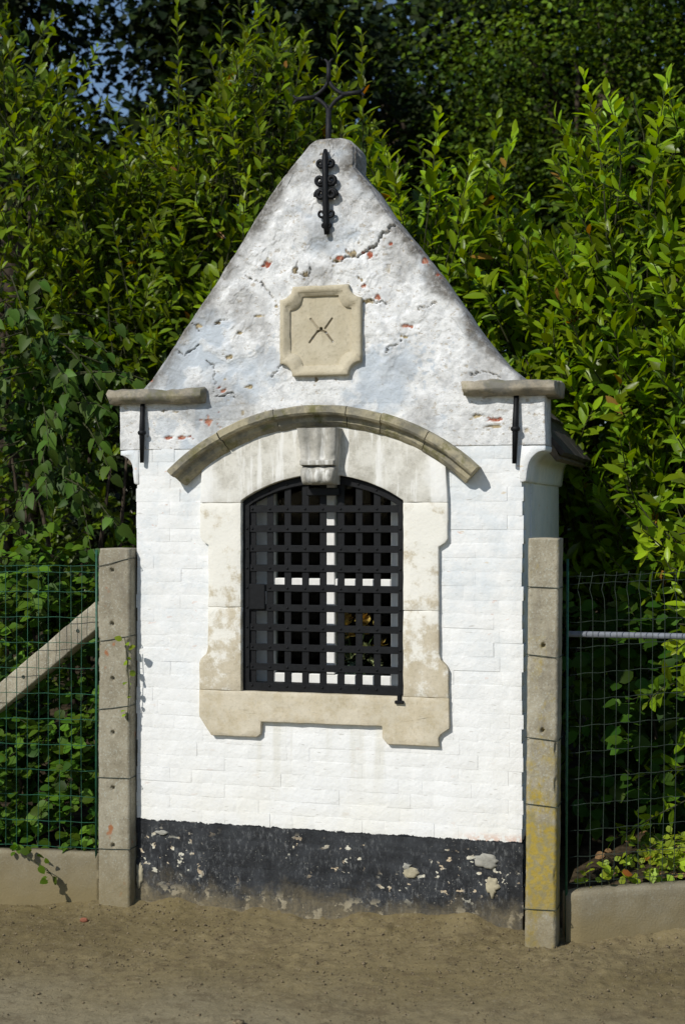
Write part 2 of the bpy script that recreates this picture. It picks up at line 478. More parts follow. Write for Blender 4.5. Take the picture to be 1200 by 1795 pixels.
M = dict(
    lime=mat_limewash(), plaster=mat_plaster(), tar=mat_tar(),
    sill=mat_stone('tan_sandstone', (0.46, 0.395, 0.27), (0.56, 0.49, 0.36), white=0.18, seed=1.3),
    jamb=mat_stone('whitewashed_sandstone', (0.46, 0.40, 0.285), (0.56, 0.50, 0.385), white=0.85, zfade=(0.70, 1.45), seed=2.1),
    arch=mat_stone('weathered_arch_stone', (0.44, 0.42, 0.36), (0.57, 0.55, 0.49), white=0.45, streak=0.9, seed=3.7, edge_white=True),
    hood=mat_stone('mossy_hood_stone', (0.34, 0.30, 0.20), (0.42, 0.375, 0.26), grey=0.75, moss=0.7, seed=4.2),
    key=mat_stone('weathered_keystone', (0.36, 0.345, 0.30), (0.50, 0.48, 0.43), grey=0.5, streak=0.7, seed=5.9),
    cap=mat_stone('weathered_cap_stone', (0.26, 0.225, 0.165), (0.38, 0.335, 0.255), grey=0.9, moss=0.4, seed=6.4),
    plaque=mat_stone('carved_plaque_stone', (0.44, 0.385, 0.27), (0.52, 0.465, 0.345), seed=7.7, groove_shade=True),
    conc_l=mat_concrete('old_concrete', soil=0.7, rust=0.9, tone=0.9), conc_r=mat_concrete('lichened_concrete', lichen=0.9, soil=0.6),
    board=mat_concrete('soiled_concrete_board', soil=1.0, tone=0.66), brace=mat_concrete('bare_concrete', tone=1.05),
    ground=mat_ground(),
    iron=mat_plain('black_painted_iron', (0.0045, 0.005, 0.006), 0.6, 0.22, nscale=70),
    iron_cross=mat_plain('dull_black_iron', (0.011, 0.011, 0.013), 0.65, 0.25, nscale=60),
    white_paint=mat_plain('white_window_paint', (0.78, 0.78, 0.76), 0.55, 0.35, nscale=25, var=0.06, bump=0.1),
    green_wire=mat_plain('green_coated_wire', (0.012, 0.075, 0.04), 0.45, 0.5, nscale=50),
    grey_wire=mat_plain('weathered_wire', (0.026, 0.038, 0.028), 0.65, 0.2, nscale=50),
    tie=mat_plain('dark_tie_wire', (0.03, 0.04, 0.03), 0.6, 0.3),
    galv=mat_plain('galvanised_tube', (0.17, 0.185, 0.21), 0.65, 0.3, 0.1, nscale=30, var=0.15),
    inner=mat_plain('shade_dark_interior', (0.014, 0.012, 0.011), 0.9, 0.1, nscale=8),  # near-black walls keep the interior dark: its shade is put into the colour
    wood=mat_plain('dark_altar_wood', (0.035, 0.022, 0.014), 0.7, 0.3, nscale=20),
    roof=mat_plain('dark_roof_tile', (0.055, 0.046, 0.040), 0.85, 0.25, nscale=18),
    fascia=mat_plain('brown_eaves_board', (0.12, 0.095, 0.065), 0.85, 0.2, nscale=30),
    vase=mat_plain('glazed_vase', (0.10, 0.13, 0.09), 0.3, 0.5),
    petal=mat_plain('orange_petals', (0.90, 0.46, 0.12), 0.7, 0.2, nscale=80, var=0.5),
    petal2=mat_plain('pale_dried_petals', (0.80, 0.66, 0.34), 0.8, 0.2, nscale=80, var=0.5),
    stem=mat_plain('green_stems', (0.06, 0.09, 0.025), 0.7, 0.3),
    bark=mat_plain('dark_bark', (0.045, 0.035, 0.025), 0.95, 0.1, nscale=22, var=0.5, bump=0.9),
    twig=mat_plain('green_brown_twig', (0.04, 0.043, 0.018), 0.8, 0.2, nscale=30),
    glass=mat_glass(),
    mortar=mat_plain('smeared_cement', (0.30, 0.29, 0.25), 0.95, 0.1, nscale=35, var=0.18, bump=0.5),
    mortar_y=mat_plain('old_lime_mortar', (0.37, 0.33, 0.23), 0.95, 0.1, nscale=35, var=0.2, bump=0.5),
    stone=mat_plain('road_stone', (0.165, 0.13, 0.08), 0.95, 0.1, nscale=90, var=0.65, bump=0.7),
    redstone=mat_plain('brick_crumb', (0.22, 0.085, 0.05), 0.95, 0.1, nscale=60, var=0.3, bump=0.7),
    soil=mat_plain('leaf_mould_soil', (0.045, 0.034, 0.020), 0.98, 0.05, nscale=25, var=0.6, bump=1.0),
    dead=mat_plain('dead_leaf', (0.17, 0.10, 0.045), 0.85, 0.15, nscale=60, var=0.5),
)
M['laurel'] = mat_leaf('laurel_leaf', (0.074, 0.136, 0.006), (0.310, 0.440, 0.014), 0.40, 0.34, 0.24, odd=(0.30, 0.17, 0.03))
M['laurel_shaded'] = mat_leaf('laurel_leaf_shaded_side', (0.060, 0.104, 0.006), (0.235, 0.315, 0.014), 0.40, 0.36, 0.24, odd=(0.28, 0.14, 0.03))  # darker laurel copy: shade on this part of the hedge put into leaf colour
M['lilac'] = mat_leaf('lilac_leaf', (0.024, 0.055, 0.008), (0.085, 0.150, 0.020), 0.28, 0.5, 0.15)
M['bramble'] = mat_leaf('bramble_leaf', (0.026, 0.066, 0.007), (0.098, 0.180, 0.013), 0.32, 0.5, 0.15)
M['maple'] = mat_leaf('maple_leaf', (0.016, 0.034, 0.003), (0.120, 0.190, 0.012), 0.30, 0.5, 0.12)
M['dark_tree'] = mat_leaf('shaded_tree_leaf', (0.010, 0.020, 0.005), (0.030, 0.046, 0.009), 0.18, 0.6, 0.15)  # leaf colour kept near black, painting the shade of the far crowns
M['weed'] = mat_leaf('weed_leaf', (0.10, 0.17, 0.010), (0.27, 0.35, 0.020), 0.35, 0.5, 0.3, odd=(0.3, 0.08, 0.02))

# ================================================================== GROUND
def gz(x, y):
    x, y = np.asarray(x, float), np.asarray(y, float)
    base = -0.055 + 0.022 * np.clip(x, -1.6, 1.6) - 0.012 * np.clip(-y - 0.3, 0, 3)
    pile = 0.055 * np.exp(-np.clip(-y, 0, 9) / 0.08) * np.clip(0.6 + 1.1 * fbm(x * 4, y * 2, 0, 4, 3), 0.1, 1.3)
    near = np.exp(-((np.abs(x) / 4.0) ** 4)) 
    return base + pile + near * (0.010 * fbm(x * 2.2, y * 2.2, 0, 3, 1) + 0.006 * fbm(x * 11, y * 11, 0, 3, 2))

def axis(lo, hi, fine, far):
    a = np.arange(lo, hi + 1e-6, fine)
    steps, p, d = [], hi, fine
    while p < far:
        d *= 1.35; p += d; steps.append(p)
    l, p, d = [], lo, fine
    while p > -far:
        d *= 1.35; p -= d; l.append(p)
    return np.concatenate([l[::-1], a, steps])

gx, gy = axis(-2.0, 2.2, 0.013, 400), axis(-1.75, 0.12, 0.013, 400)
X, Y = np.meshgrid(gx, gy)
Z = gz(X, Y)
clod = sstep(0.30, 0.75, fbm(X * 34, Y * 34, 0, 2, 9)) * 0.011 * sstep(-1.05, -0.25, Y + 0.25 * fbm(X * 2, Y * 2, 0, 2, 14)) + 0.0035 * fbm(X * 60, Y * 60, 0, 2, 5)
Z = Z + clod * (np.abs(X) < 2.4) * (Y > -2) * (Y < 0.3)
nx, ny = len(gx), len(gy)
idx = np.arange(nx * ny).reshape(ny, nx)
F = np.stack([idx[:-1, :-1], idx[:-1, 1:], idx[1:, 1:], idx[1:, :-1]], -1).reshape(-1, 4)
o = link('ground', mesh_np('ground', np.stack([X, Y, Z], -1).reshape(-1, 3), [F], M['ground']))
tag(o, kind='structure')

# soil bank under the hedges, retained by the kerb boards, rising behind
bx, by = np.arange(-9, 9.01, 0.12), np.arange(0.0, 14.01, 0.12)
X, Y = np.meshgrid(bx, by)
front = np.where(X > 0, 0.02 + 0.36 * np.clip(X - 0.98, -0.2, 4), 0.02)
zt = 0.13 + 0.10 * np.clip(Y - 0.3, 0, 14) + 0.10 * np.clip(X - 1.1, 0, 1.2) + 0.03 * fbm(X * 3, Y * 3, 0, 4, 21)
Z = np.where(Y < front, -0.25, zt)
Z = np.where((np.abs(X) < 0.9) & (Y < 1.3), -0.25, Z)
nx, ny = len(bx), len(by)
idx = np.arange(nx * ny).reshape(ny, nx)
F = np.stack([idx[:-1, :-1], idx[:-1, 1:], idx[1:, 1:], idx[1:, :-1]], -1).reshape(-1, 4)
o = link('soil_bank', mesh_np('soil_bank', np.stack([X, Y, Z], -1).reshape(-1, 3), [F], M['soil']))
tag(o, kind='structure')

# loose crumbs and pebbles trodden into the soil
n = 7000
px = rng.uniform(-1.9, 2.1, n)
py = -np.abs(rng.normal(0, 0.62, n)) - 0.02
ps = rng.gamma(1.6, 0.0010, n) + 0.0010
V, Fq = [], []
tpl = np.array([(1, 0, 0), (0, 1, 0), (-1, 0, 0), (0, -1, 0), (0, 0, 0.8), (0, 0, -0.5)], float)
tf = np.array([(0, 1, 4), (1, 2, 4), (2, 3, 4), (3, 0, 4), (1, 0, 5), (2, 1, 5), (3, 2, 5), (0, 3, 5)])
sc = ps[:, None, None] * (0.6 + 0.8 * rng.random((n, 6, 1)))
th = rng.random(n) * 6.28
c_, s_ = np.cos(th), np.sin(th)
P = tpl[None] * sc
P = np.stack([P[..., 0] * c_[:, None] - P[..., 1] * s_[:, None], P[..., 0] * s_[:, None] + P[..., 1] * c_[:, None], P[..., 2]], -1)
P += np.stack([px, py, gz(px, py) + 0.003], -1)[:, None]
F = (tf[None] + (np.arange(n) * 6)[:, None, None]).reshape(-1, 3)
o = link('gravel_crumbs', mesh_np('gravel_crumbs', P.reshape(-1, 3), [F], M['stone'], smooth=False))
tag(o, 'small crumbs and pebbles strewn over the sandy soil', 'gravel', kind='stuff')

def pebble(name, x, y, r, mat, label, seed):
    mb = MB()
    mb.sphere((0, 0, 0), r, 10, 7, (1.2, 0.9, 0.7))
    o = mb.build(name, mat, smooth=True)
    roughen(o, r, r * 0.5, 1.2 / r * 0.8, seed)
    o.location = (x, y, float(gz(x, y)) + r * 0.35)
    tag(o, label, 'stone')
pebble('stone', 0.067, -1.16, 0.016, M['stone'], 'dark stone lying alone on the pale trodden soil', 3)
pebble('brick_fragment', -0.93, -0.22, 0.014, M['redstone'], 'reddish brick crumb at the foot of the concrete post with the brace', 8)

# ================================================================== CHAPEL
chapel = tag(empty('wayside_chapel'), 'small whitewashed brick wayside chapel with grated window and iron cross', 'chapel')

# ---- front wall core and its bricks
mb = MB()
mb.box(-0.795, -0.34, 0.0022, 0.24, 0.303, 1.84)
mb.box(0.34, 0.795, 0.0022, 0.24, 0.303, 1.84)
mb.box(-0.34, 0.34, 0.0022, 0.24, 0.303, 0.84)
mb.box(-0.34, 0.34, 0.13, 0.24, 1.74, 1.84)
front_wall = mb.build('front_wall', M['lime'], chapel)
mb = MB()
mb.box(-0.795, 0.795, 0.0022, 0.24, -0.25, 0.3025)
plinth = mb.build('plinth', M['tar'], chapel)

def brick_mesh(L, H, mat, seed):
    r = random.Random(seed)
    D, b = 0.06, 0.008
    j = lambda a: r.uniform(-a, a)
    hx, hz = L / 2, H / 2
    V = []
    for (sx, sz) in ((-1, -1), (1, -1), (1, 1), (-1, 1)):
        V.append((sx * hx, D, sz * hz))
    for (sx, sz) in ((-1, -1), (1, -1), (1, 1), (-1, 1)):
        V.append((sx * (hx - 0.0003), 0.0010 + j(0.0008), sz * (hz - 0.0003)))
    for (sx, sz) in ((-1, -1), (1, -1), (1, 1), (-1, 1)):
        V.append((sx * (hx - b + j(0.002)), 0.0002 + j(0.0003), sz * (hz - b + j(0.0025))))
    V.append((j(0.02), j(0.0006), j(0.008)))
    F = [(8, 9, 12), (9, 10, 12), (10, 11, 12), (11, 8, 12)]
    for i in range(4):
        k = (i + 1) % 4
        F.append((4 + i, 4 + k, 8 + k, 8 + i))
        F.append((i, k, 13 + k, 13 + i))
    V += [V[4 + i] for i in range(4)]
    me = bpy.data.meshes.new('brick')
    me.from_pydata(V, [], F)
    me.update()
    for p in me.polygons: p.use_smooth = True
    me.materials.append(mat)
    return me

CH = 0.0556
def brickset(mat, s0):
    return {k: [brick_mesh(L, CH - 0.001, mat, s0 + i + int(L * 1000)) for i in range(4)] for k, L in (('s', 0.192), ('h', 0.092))}
white_set, black_set = brickset(M['lime'], 1), brickset(M['tar'], 50)

def surround_half(z):
    if z < 0.66: return 0
    if z < 0.98: return 0.50
    if z < 1.44: return 0.462
    return 0.49

rb = random.Random(4)
def course(r, zc, ch, xl, xr, XL, XR, parent, sets):
    x = xl
    k = rb.random() < 0.5
    first = True
    while x < xr - 0.012:
        L = 0.195 if k else 0.095
        if first and r % 2: L *= 0.75
        first = False
        k = not k if rb.random() < 0.75 else k
        x1 = min(x + L, xr)
        if xr - x1 < 0.04: x1 = xr
        xc, w = (x + x1) / 2, x1 - x
        if True:
            ms = sets['s' if w > 0.14 else 'h']
            bl = 0.192 if w > 0.14 else 0.092
            o = link('brick', rb.choice(ms), parent)
            edge = rb.uniform(-0.004, 0.004) if (x == XL or x1 == XR) else 0
            o.location = (xc + edge, rb.gauss(0, 0.0006), zc)
            o.scale = ((w + 0.0006) / bl, 1, (ch + 0.0004) / (CH - 0.001))
            o.rotation_euler = (rb.gauss(0, 0.007), rb.gauss(0, 0.005), rb.gauss(0, 0.004))
        x = x1

def lay(z0, z1, parent, sets, XL, XR, hole):
    rows = int(round((z1 - z0) / CH))
    ch = (z1 - z0) / rows
    for r in range(rows):
        zc = z0 + (r + 0.5) * ch
        h = hole(zc)
        for xl, xr in ([(XL, -h), (h, XR)] if h > 0 else [(XL, XR)]):
            course(r, zc, ch, xl, xr, XL, XR, parent, sets)
lay(0.3035, 1.836, front_wall, white_set, -0.80, 0.80, lambda z: surround_half(z) - 0.04 if surround_half(z) else 0)
lay(-0.14, 0.3005, plinth, black_set, -0.80, 0.80, lambda z: 0)

# ---- upper wall and gable: one thick, flaking coat modelled as relief
OUT = [(1.832, -0.872, 0.887), (2.045, -0.872, 0.887), (2.06, -0.80, 0.83), (2.095, -0.757, 0.795), (2.14, -0.715, 0.738), (2.203, -0.673, 0.684),
       (2.298, -0.605, 0.612), (2.398, -0.534, 0.545), (2.526, -0.440, 0.454), (2.656, -0.349, 0.352), (2.759, -0.281, 0.271), (2.856, -0.215, 0.204), (2.938, -0.147, 0.140),
       (2.944, -0.142, 0.136), (2.987, -0.106, 0.136), (3.025, -0.070, 0.134), (3.046, -0.050, 0.122), (3.056, -0.035, 0.105), (3.062, -0.015, 0.085)]
oz, ol, orr = map(np.array, zip(*OUT))
NR, NC = 290, 300
zz = np.linspace(oz[0], oz[-1], NR)
xl = np.interp(zz, oz, ol) + 0.004 * fbm(zz * 14, 0.3, 0, 3, 31)
xr = np.interp(zz, oz, orr) + 0.004 * fbm(zz * 14, 7.3, 0, 3, 32)
u = np.linspace(0, 1, NC)
X = xl[:, None] + (xr - xl)[:, None] * u[None]
Zg = np.repeat(zz[:, None], NC, 1) + 0.004 * fbm(X * 12, 2.2, 0, 3, 37) * sstep(2.9, 3.06, zz)[:, None]
edge = np.minimum(X - xl[:, None], xr[:, None] - X)
edge = np.where(Zg < 2.05, 0.3, edge)
edge = np.minimum(edge, 3.066 - Zg)
# relief
h = 0.0022 * fbm(X * 6, Zg * 6, 0, 3, 41) + 0.0016 * fbm(X * 34, Zg * 34, 0, 4, 42)
wx, wz = X + 0.03 * fbm(X * 14, Zg * 14, 0, 3, 43), Zg + 0.03 * fbm(X * 14, Zg * 14, 5, 3, 44)
fl = fbm(wx * 11, wz * 13, 0, 3, 45)
flake = sstep(0.02, 0.045, fl) + sstep(0.26, 0.285, fl) - 0.8 * sstep(-0.34, -0.37, fl)
upk = sstep(1.95, 2.2, Zg)
h += 0.0027 * flake * (0.30 + 0.70 * upk)
# faint brick courses low down
crs = np.abs(((Zg - 1.836) / CH) % 1.0 - 0.5)
h -= 0.0018 * sstep(0.44, 0.5, crs) * (1 - sstep(1.98, 2.12, Zg)) * sstep(-0.2, 0.3, fbm(X * 5, Zg * 9, 0, 2, 46))
br = np.zeros_like(X); mo = np.zeros_like(X)
wob = 1.15 + 1.1 * fbm(X * 60, Zg * 60, 0, 3, 51)
def spot(cx, cz, r, asp=1.0):
    d = np.hypot((X - cx) / asp, Zg - cz) / (r * 0.9) * wob
    return sstep(1.0, 0.8, d)
RED = [(-0.228, 2.570, .014, 1.4), (0.198, 2.594, .019, 1.2), (0.285, 2.628, .011, 1.3), (0.170, 2.600, .010, 1.5), (-0.485, 1.943, .021, 1.4), (-0.417, 2.067, .011, 1.6),
       (0.178, 2.470, .012, .8), (0.345, 2.305, .010, 2.2), (0.416, 2.558, .018, .9), (0.468, 2.500, .012, 1), (-0.66, 1.878, .010, 2), (-0.735, 2.118, .010, 1.2), (-0.150, 2.94, .012, .8), (-0.04, 3.055, .010, 2),
       (0.08, 2.583, .010, 2), (0.70, 1.93, .012, 2.4), (-0.60, 1.88, .009, 3), (0.23, 2.420, .009, 2)]
TAN = [(-0.11, 2.545, .014, 1), (-0.07, 2.523, .012, 1), (0.13, 2.597, .013, 1.5), (0.06, 2.575, .010, 2.4), (0.188, 2.410, .012, 2.6), (-0.385, 2.203, .012, 1.3), (-0.31, 2.08, .008, 4.0),
       (-0.53, 2.335, .013, 1.3), (-0.44, 2.343, .008, 2.2), (-0.024, 2.105, .016, .7), (-0.41, 2.115, .012, .6), (0.70, 1.905, .011, 3), (-0.62, 1.985, .009, 2), (0.165, 2.49, .014, .7), (-0.27, 2.365, .008, 3),
       (0.63, 1.945, .010, 2), (-0.68, 1.99, .008, 1), (-0.19, 2.40, .009, .8), (-0.34, 2.30, .007, 2), (0.34, 2.26, .008, 2), (-0.16, 2.33, .010, .7)]
for cx, cz, r, a in RED: br = np.maximum(br, spot(cx, cz, r, a))
for cx, cz, r, a in TAN: mo = np.maximum(mo, spot(cx, cz, r, a) * (1 - br))
# random pin pricks of mortar
pr = fbm(X * 33, Zg * 36, 0, 2, 55)
mo = np.maximum(mo, sstep(0.60, 0.70, pr) * (1 - br) * 0.8 * sstep(0.15, 0.35, fbm(X * 5, Zg * 5, 0, 3, 56)))
# cracks
CR = [[(0.305, 2.705), (0.255, 2.668), (0.235, 2.650), (0.228, 2.618), (0.20, 2.612), (0.15, 2.590), (0.10, 2.580), (0.05, 2.573)], [(-0.105, 2.565), (-0.10, 2.53), (-0.06, 2.515), (-0.045, 2.545)],
      [(0.325, 2.245), (0.29, 2.225), (0.26, 2.205)], [(-0.57, 2.345), (-0.53, 2.335), (-0.515, 2.315)], [(0.18, 2.405), (0.25, 2.412), (0.262, 2.395)], [(-0.49, 2.19), (-0.45, 2.15), (-0.455, 2.06)],
      [(-0.455, 2.052), (-0.385, 2.055), (-0.375, 2.035)], [(0.47, 2.40), (0.40, 2.365)], [(-0.46, 2.345), (-0.43, 2.352), (-0.40, 2.352)], [(-0.21, 2.11), (-0.17, 2.155), (-0.155, 2.19)], [(-0.62, 2.24), (-0.58, 2.21), (-0.52, 2.26)],
      [(0.60, 2.105), (0.655, 2.118), (0.72, 2.10)], [(-0.33, 2.52), (-0.25, 2.50), (-0.20, 2.44)]]
ck = np.zeros_like(X)
jx, jz = X + 0.016 * fbm(X * 40, Zg * 40, 0, 3, 57), Zg + 0.016 * fbm(X * 40, Zg * 40, 3, 3, 58)
for i, pl in enumerate(CR):
    w = 0.0060 if i == 0 else 0.0030
    for (x0, z0), (x1, z1) in zip(pl[:-1], pl[1:]):
        dx, dz = x1 - x0, z1 - z0
        t = np.clip(((jx - x0) * dx + (jz - z0) * dz) / (dx * dx + dz * dz), 0, 1)
        ck = np.maximum(ck, sstep(w, w * 0.4, np.hypot(jx - x0 - t * dx, jz - z0 - t * dz)))
hair = sstep(0.022, 0.006, np.abs(fbm(wx * 9, wz * 9, 2, 3, 71))) * sstep(0.05, 0.35, fbm(X * 4, Zg * 4, 0, 3, 72)) * upk
h -= 0.006 * np.maximum(br, mo) + 0.014 * ck + 0.0025 * hair
h -= 0.014 * sstep(0.013, 0.0, edge)                      # rounded, worn edges
gr = sstep(0.10, 0.0, edge + 0.075 * fbm(X * 11, Zg * 11, 0, 5, 61)) * 1.0
gr = np.maximum(gr, 0.42 * sstep(2.55, 2.9, Zg + 0.12 * fbm(X * 7, Zg * 7, 0, 4, 62)) * sstep(-0.15, 0.25, fbm(X * 13, Zg * 13, 0, 4, 63)))
gr = np.maximum(gr, 0.50 * sstep(0.09, 0.0, np.abs(Zg - 2.13) + 0.07 * fbm(X * 10, Zg * 10, 0, 3, 64)) * sstep(0.52, 0.68, np.abs(X)))
gr = np.maximum(gr, 0.45 * sstep(0.0, 0.4, fbm(X * 6, Zg * 5, 0, 5, 65)))
gr = np.maximum(gr, 0.5 * sstep(0.022, 0.0, np.abs(fl - 0.03)) * upk * sstep(-0.1, 0.3, fbm(X * 6, Zg * 6, 0, 3, 67)))
mo = np.maximum(mo, 0.55 * sstep(0.016, 0.0, np.abs(fl - 0.275)) * sstep(0.1, 0.35, fbm(X * 7, Zg * 7, 0, 3, 68)))
gr = np.maximum(gr, 0.8 * sstep(0.05, 0.8, ck))
bl = 0.85 * sstep(0.0, 0.28, fbm(X * 4.2 + 3, Zg * 5.2, 0, 5, 66)) * (0.45 + 0.55 * sstep(0.1, -0.02, fl))
bl = np.maximum(bl, 0.7 * spot(0.31, 2.145, .085, 1.7)); bl = np.maximum(bl, 0.6 * spot(-0.21, 2.18, .075, 1.3)); bl = np.maximum(bl, 0.55 * spot(0.02, 2.66, .06, 1.8)); bl = np.maximum(bl, 0.5 * spot(-0.67, 1.93, .06, 1.3))
Yg = -0.001 - 0.006 * sstep(1.84, 2.0, Zg) - h * (0.35 + 0.65 * sstep(1.835, 1.90, Zg))
Vg = np.stack([X, Yg, Zg], -1)
idx = np.arange(NR * NC).reshape(NR, NC)
F = [np.stack([idx[:-1, :-1], idx[:-1, 1:], idx[1:, 1:], idx[1:, :-1]], -1).reshape(-1, 4)]
ring = np.concatenate([idx[0, :], idx[1:, -1], idx[-1, -2::-1], idx[-2:0:-1, 0]])
back = Vg.reshape(-1, 3)[ring].copy(); back[:, 1] = 0.17
b0 = NR * NC
k = np.arange(len(ring)); k2 = (k + 1) % len(ring)
F.append(np.stack([ring[k], b0 + k, b0 + k2, ring[k2]], -1))
Vall = np.concatenate([Vg.reshape(-1, 3), back])
W = np.stack([br, mo, gr, bl], -1).reshape(-1, 4)
W = np.concatenate([W, np.tile([0, 0.0, 0.72, 0.2], (len(back), 1))])
me = mesh_np('gable', Vall, F, M['plaster'], attrs={'wear': ('FLOAT_COLOR', W)})
o = link('gable', me, chapel)
mb = MB()
mb.prism([(a, b) for a, b in [(-0.85, 1.84), (0.85, 1.84), (0.85, 2.05), (0.77, 2.06)] + [(x - 0.02, z) for z, _, x in OUT[3:]] + [(x + 0.02, z) for z, x, _ in OUT[3:][::-1]] + [(-0.77, 2.06), (-0.85, 2.05)]], 0.03, 0.165)
mb.build('gable_back', M['lime'], chapel)

# ---- side and back walls, roof
mb = MB()
mb.box(0.60, 0.80, 0.2405, 1.10, 0.3035, 1.90)
o = mb.build('side_wall', M['lime'], chapel)
mb = MB(); mb.box(0.60, 0.80, 0.2405, 1.10, -0.25, 0.302); mb.build('side_plinth', M['tar'], chapel)
mb = MB(); mb.box(-0.80, -0.60, 0.2405, 1.10, 0.3035, 1.90); mb.build('side_wall', M['lime'], chapel)
mb = MB(); mb.box(-0.80, -0.60, 0.2405, 1.10, -0.25, 0.302); mb.build('side_plinth', M['tar'], chapel)
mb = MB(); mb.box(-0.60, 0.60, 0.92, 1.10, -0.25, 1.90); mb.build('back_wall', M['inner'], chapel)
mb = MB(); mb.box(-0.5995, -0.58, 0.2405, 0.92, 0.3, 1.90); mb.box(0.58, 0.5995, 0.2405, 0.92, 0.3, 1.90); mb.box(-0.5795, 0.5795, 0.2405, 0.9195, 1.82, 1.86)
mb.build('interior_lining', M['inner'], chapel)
mb = MB(); mb.box(-0.5795, 0.5795, 0.2405, 0.9195, 0.72, 0.855); mb.build('altar_shelf', M['wood'], chapel, bevel=0.004)

def kneeler(s):
    prof = [(0.79, 1.690), (0.806, 1.690), (0.814, 1.694), (0.816, 1.712), (0.818, 1.728)]
    for i in range(9):                       # cavetto
        a = PI / 2 * i / 8
        prof.append((0.888 - 0.068 * math.cos(a), 1.738 + 0.072 * math.sin(a)))
    prof += [(0.890, 1.83), (0.79, 1.83)]
    m = MB()
    m.prism([((x if s > 0 else 0.79 + (x - 0.79) * 0.84) * s, z) for x, z in (prof if s > 0 else prof[::-1])], -0.003, 1.10)
    o = m.build('eaves_moulding', M['lime'], chapel, smooth=False, bevel=0.002, seg=1)
    roughen(o, 0.05, 0.004, 18, 70 + s)
kneeler(1); kneeler(-1)

for s in (1, -1):
    m = MB()
    pts = [(0.0, 2.97), (0.45, 2.36), (0.80, 1.97), (0.925, 1.80)]
    rows = []
    # stepped courses of tiles
    for (x0, z0), (x1, z1) in zip(pts[:-1], pts[1:]):
        nseg = max(1, int(math.hypot(x1 - x0, z1 - z0) / 0.12))
        for i in range(nseg):
            a, b = i / nseg, (i + 1) / nseg
            rows.append(((x0 + (x1 - x0) * a, z0 + (z1 - z0) * a), (x0 + (x1 - x0) * b, z0 + (z1 - z0) * b)))
    for (x0, z0), (x1, z1) in rows:
        yy = 0.172
        while yy < 1.15:
            w = 0.10
            L = math.hypot(x1 - x0, z1 - z0); nx_, nz_ = -(z1 - z0) / L, (x1 - x0) / L
            j = random.uniform(-.003, .003)
            q = [(x0, z0 - 0.004), (x1, z1 - 0.002), (x1 + nx_ * 0.020, z1 + nz_ * 0.020 + j), (x0 + nx_ * 0.006, z0 + nz_ * 0.006)]
            m.prism([(x * s, z) for x, z in q], yy + 0.001, yy + w - 0.002)
            yy += w
    m.build('roof', M['roof'], chapel)
    m = MB()
    m.prism([(x * s, z) for x, z in [(0.80, 1.86), (0.86, 1.832), (0.905, 1.775), (0.922, 1.785), (0.905, 1.822), (0.80, 1.962)]], 0.172, 1.13)
    m.build('eaves_board', M['fascia'], chapel)

# ---- cap stones
def capstone(x0, x1, seed, side=None):
    m = MB()
    prof = [(-0.068, 2.046), (-0.056, 2.076), (0.20, 2.082), (0.20, 2.020), (-0.040, 2.020)]
    V = [(x0, y, z) for y, z in prof] + [(x1, y, z) for y, z in prof]
    n_ = len(prof)
    F = [tuple(range(n_)), tuple(range(2 * n_ - 1, n_ - 1, -1))] + [(i, (i + 1) % n_, (i + 1) % n_ + n_, i + n_) for i in range(n_)]
    m.add(V, F)
    o = m.build('cap_stone', M['cap'], chapel, bevel=0.004, seg=1)
    roughen(o, 0.016, 0.013, 13, seed, 0.005)
capstone(-0.905, -0.492, 3)
capstone(0.575, 0.932, 4)

# ---- hood mould in separate stones
hood = empty('hood_mould', parent=chapel)
HC = (0.004, 1.066)
def arcstone(a0, a1, seed, dz=0.0):
    m = MB()
    prof = [(0.932, 0.03), (0.932, -0.070), (0.926, -0.086), (0.902, -0.084), (0.893, -0.076), (0.891, -0.058), (0.884, -0.050), (0.868, -0.047), (0.856, -0.034), (0.849, -0.024), (0.848, 0.03)]
    N = max(3, int((a1 - a0) / 0.022))
    V, F = [], []
    np_ = len(prof)
    for i in range(N + 1):
        a = a0 + (a1 - a0) * i / N
        for r, y in prof:
            V.append((HC[0] + r * math.sin(a), y, HC[1] + dz + r * math.cos(a)))
    for i in range(N):
        for k in range(np_):
            F.append((i * np_ + k, i * np_ + (k + 1) % np_, (i + 1) * np_ + (k + 1) % np_, (i + 1) * np_ + k))
    F += [tuple(range(np_)), tuple(N * np_ + k for k in range(np_))[::-1]]
    m.add(V, F)
    o = m.build('moulding_stone', M['hood'], hood)
    co = np.array([v.co[:] for v in o.data.vertices])
    d = 0.0035 * fbm(co[:, 0] * 16, co[:, 1] * 16, co[:, 2] * 16, 3, seed)
    co[:, 1] += d; co[:, 2] += d * 0.8
    o.data.vertices.foreach_set('co', co.ravel().astype(np.float32))
    o.data.update()
amax = 0.757
cuts = [-amax, -0.47, -0.20, 0.128, 0.285, 0.50, amax - 0.004]
for i in range(6):
    arcstone(cuts[i] + 0.0018, cuts[i + 1] - 0.0018, 80 + i, (0.0, 0.003, 0.0, -0.002, 0.001, 0.0)[i])

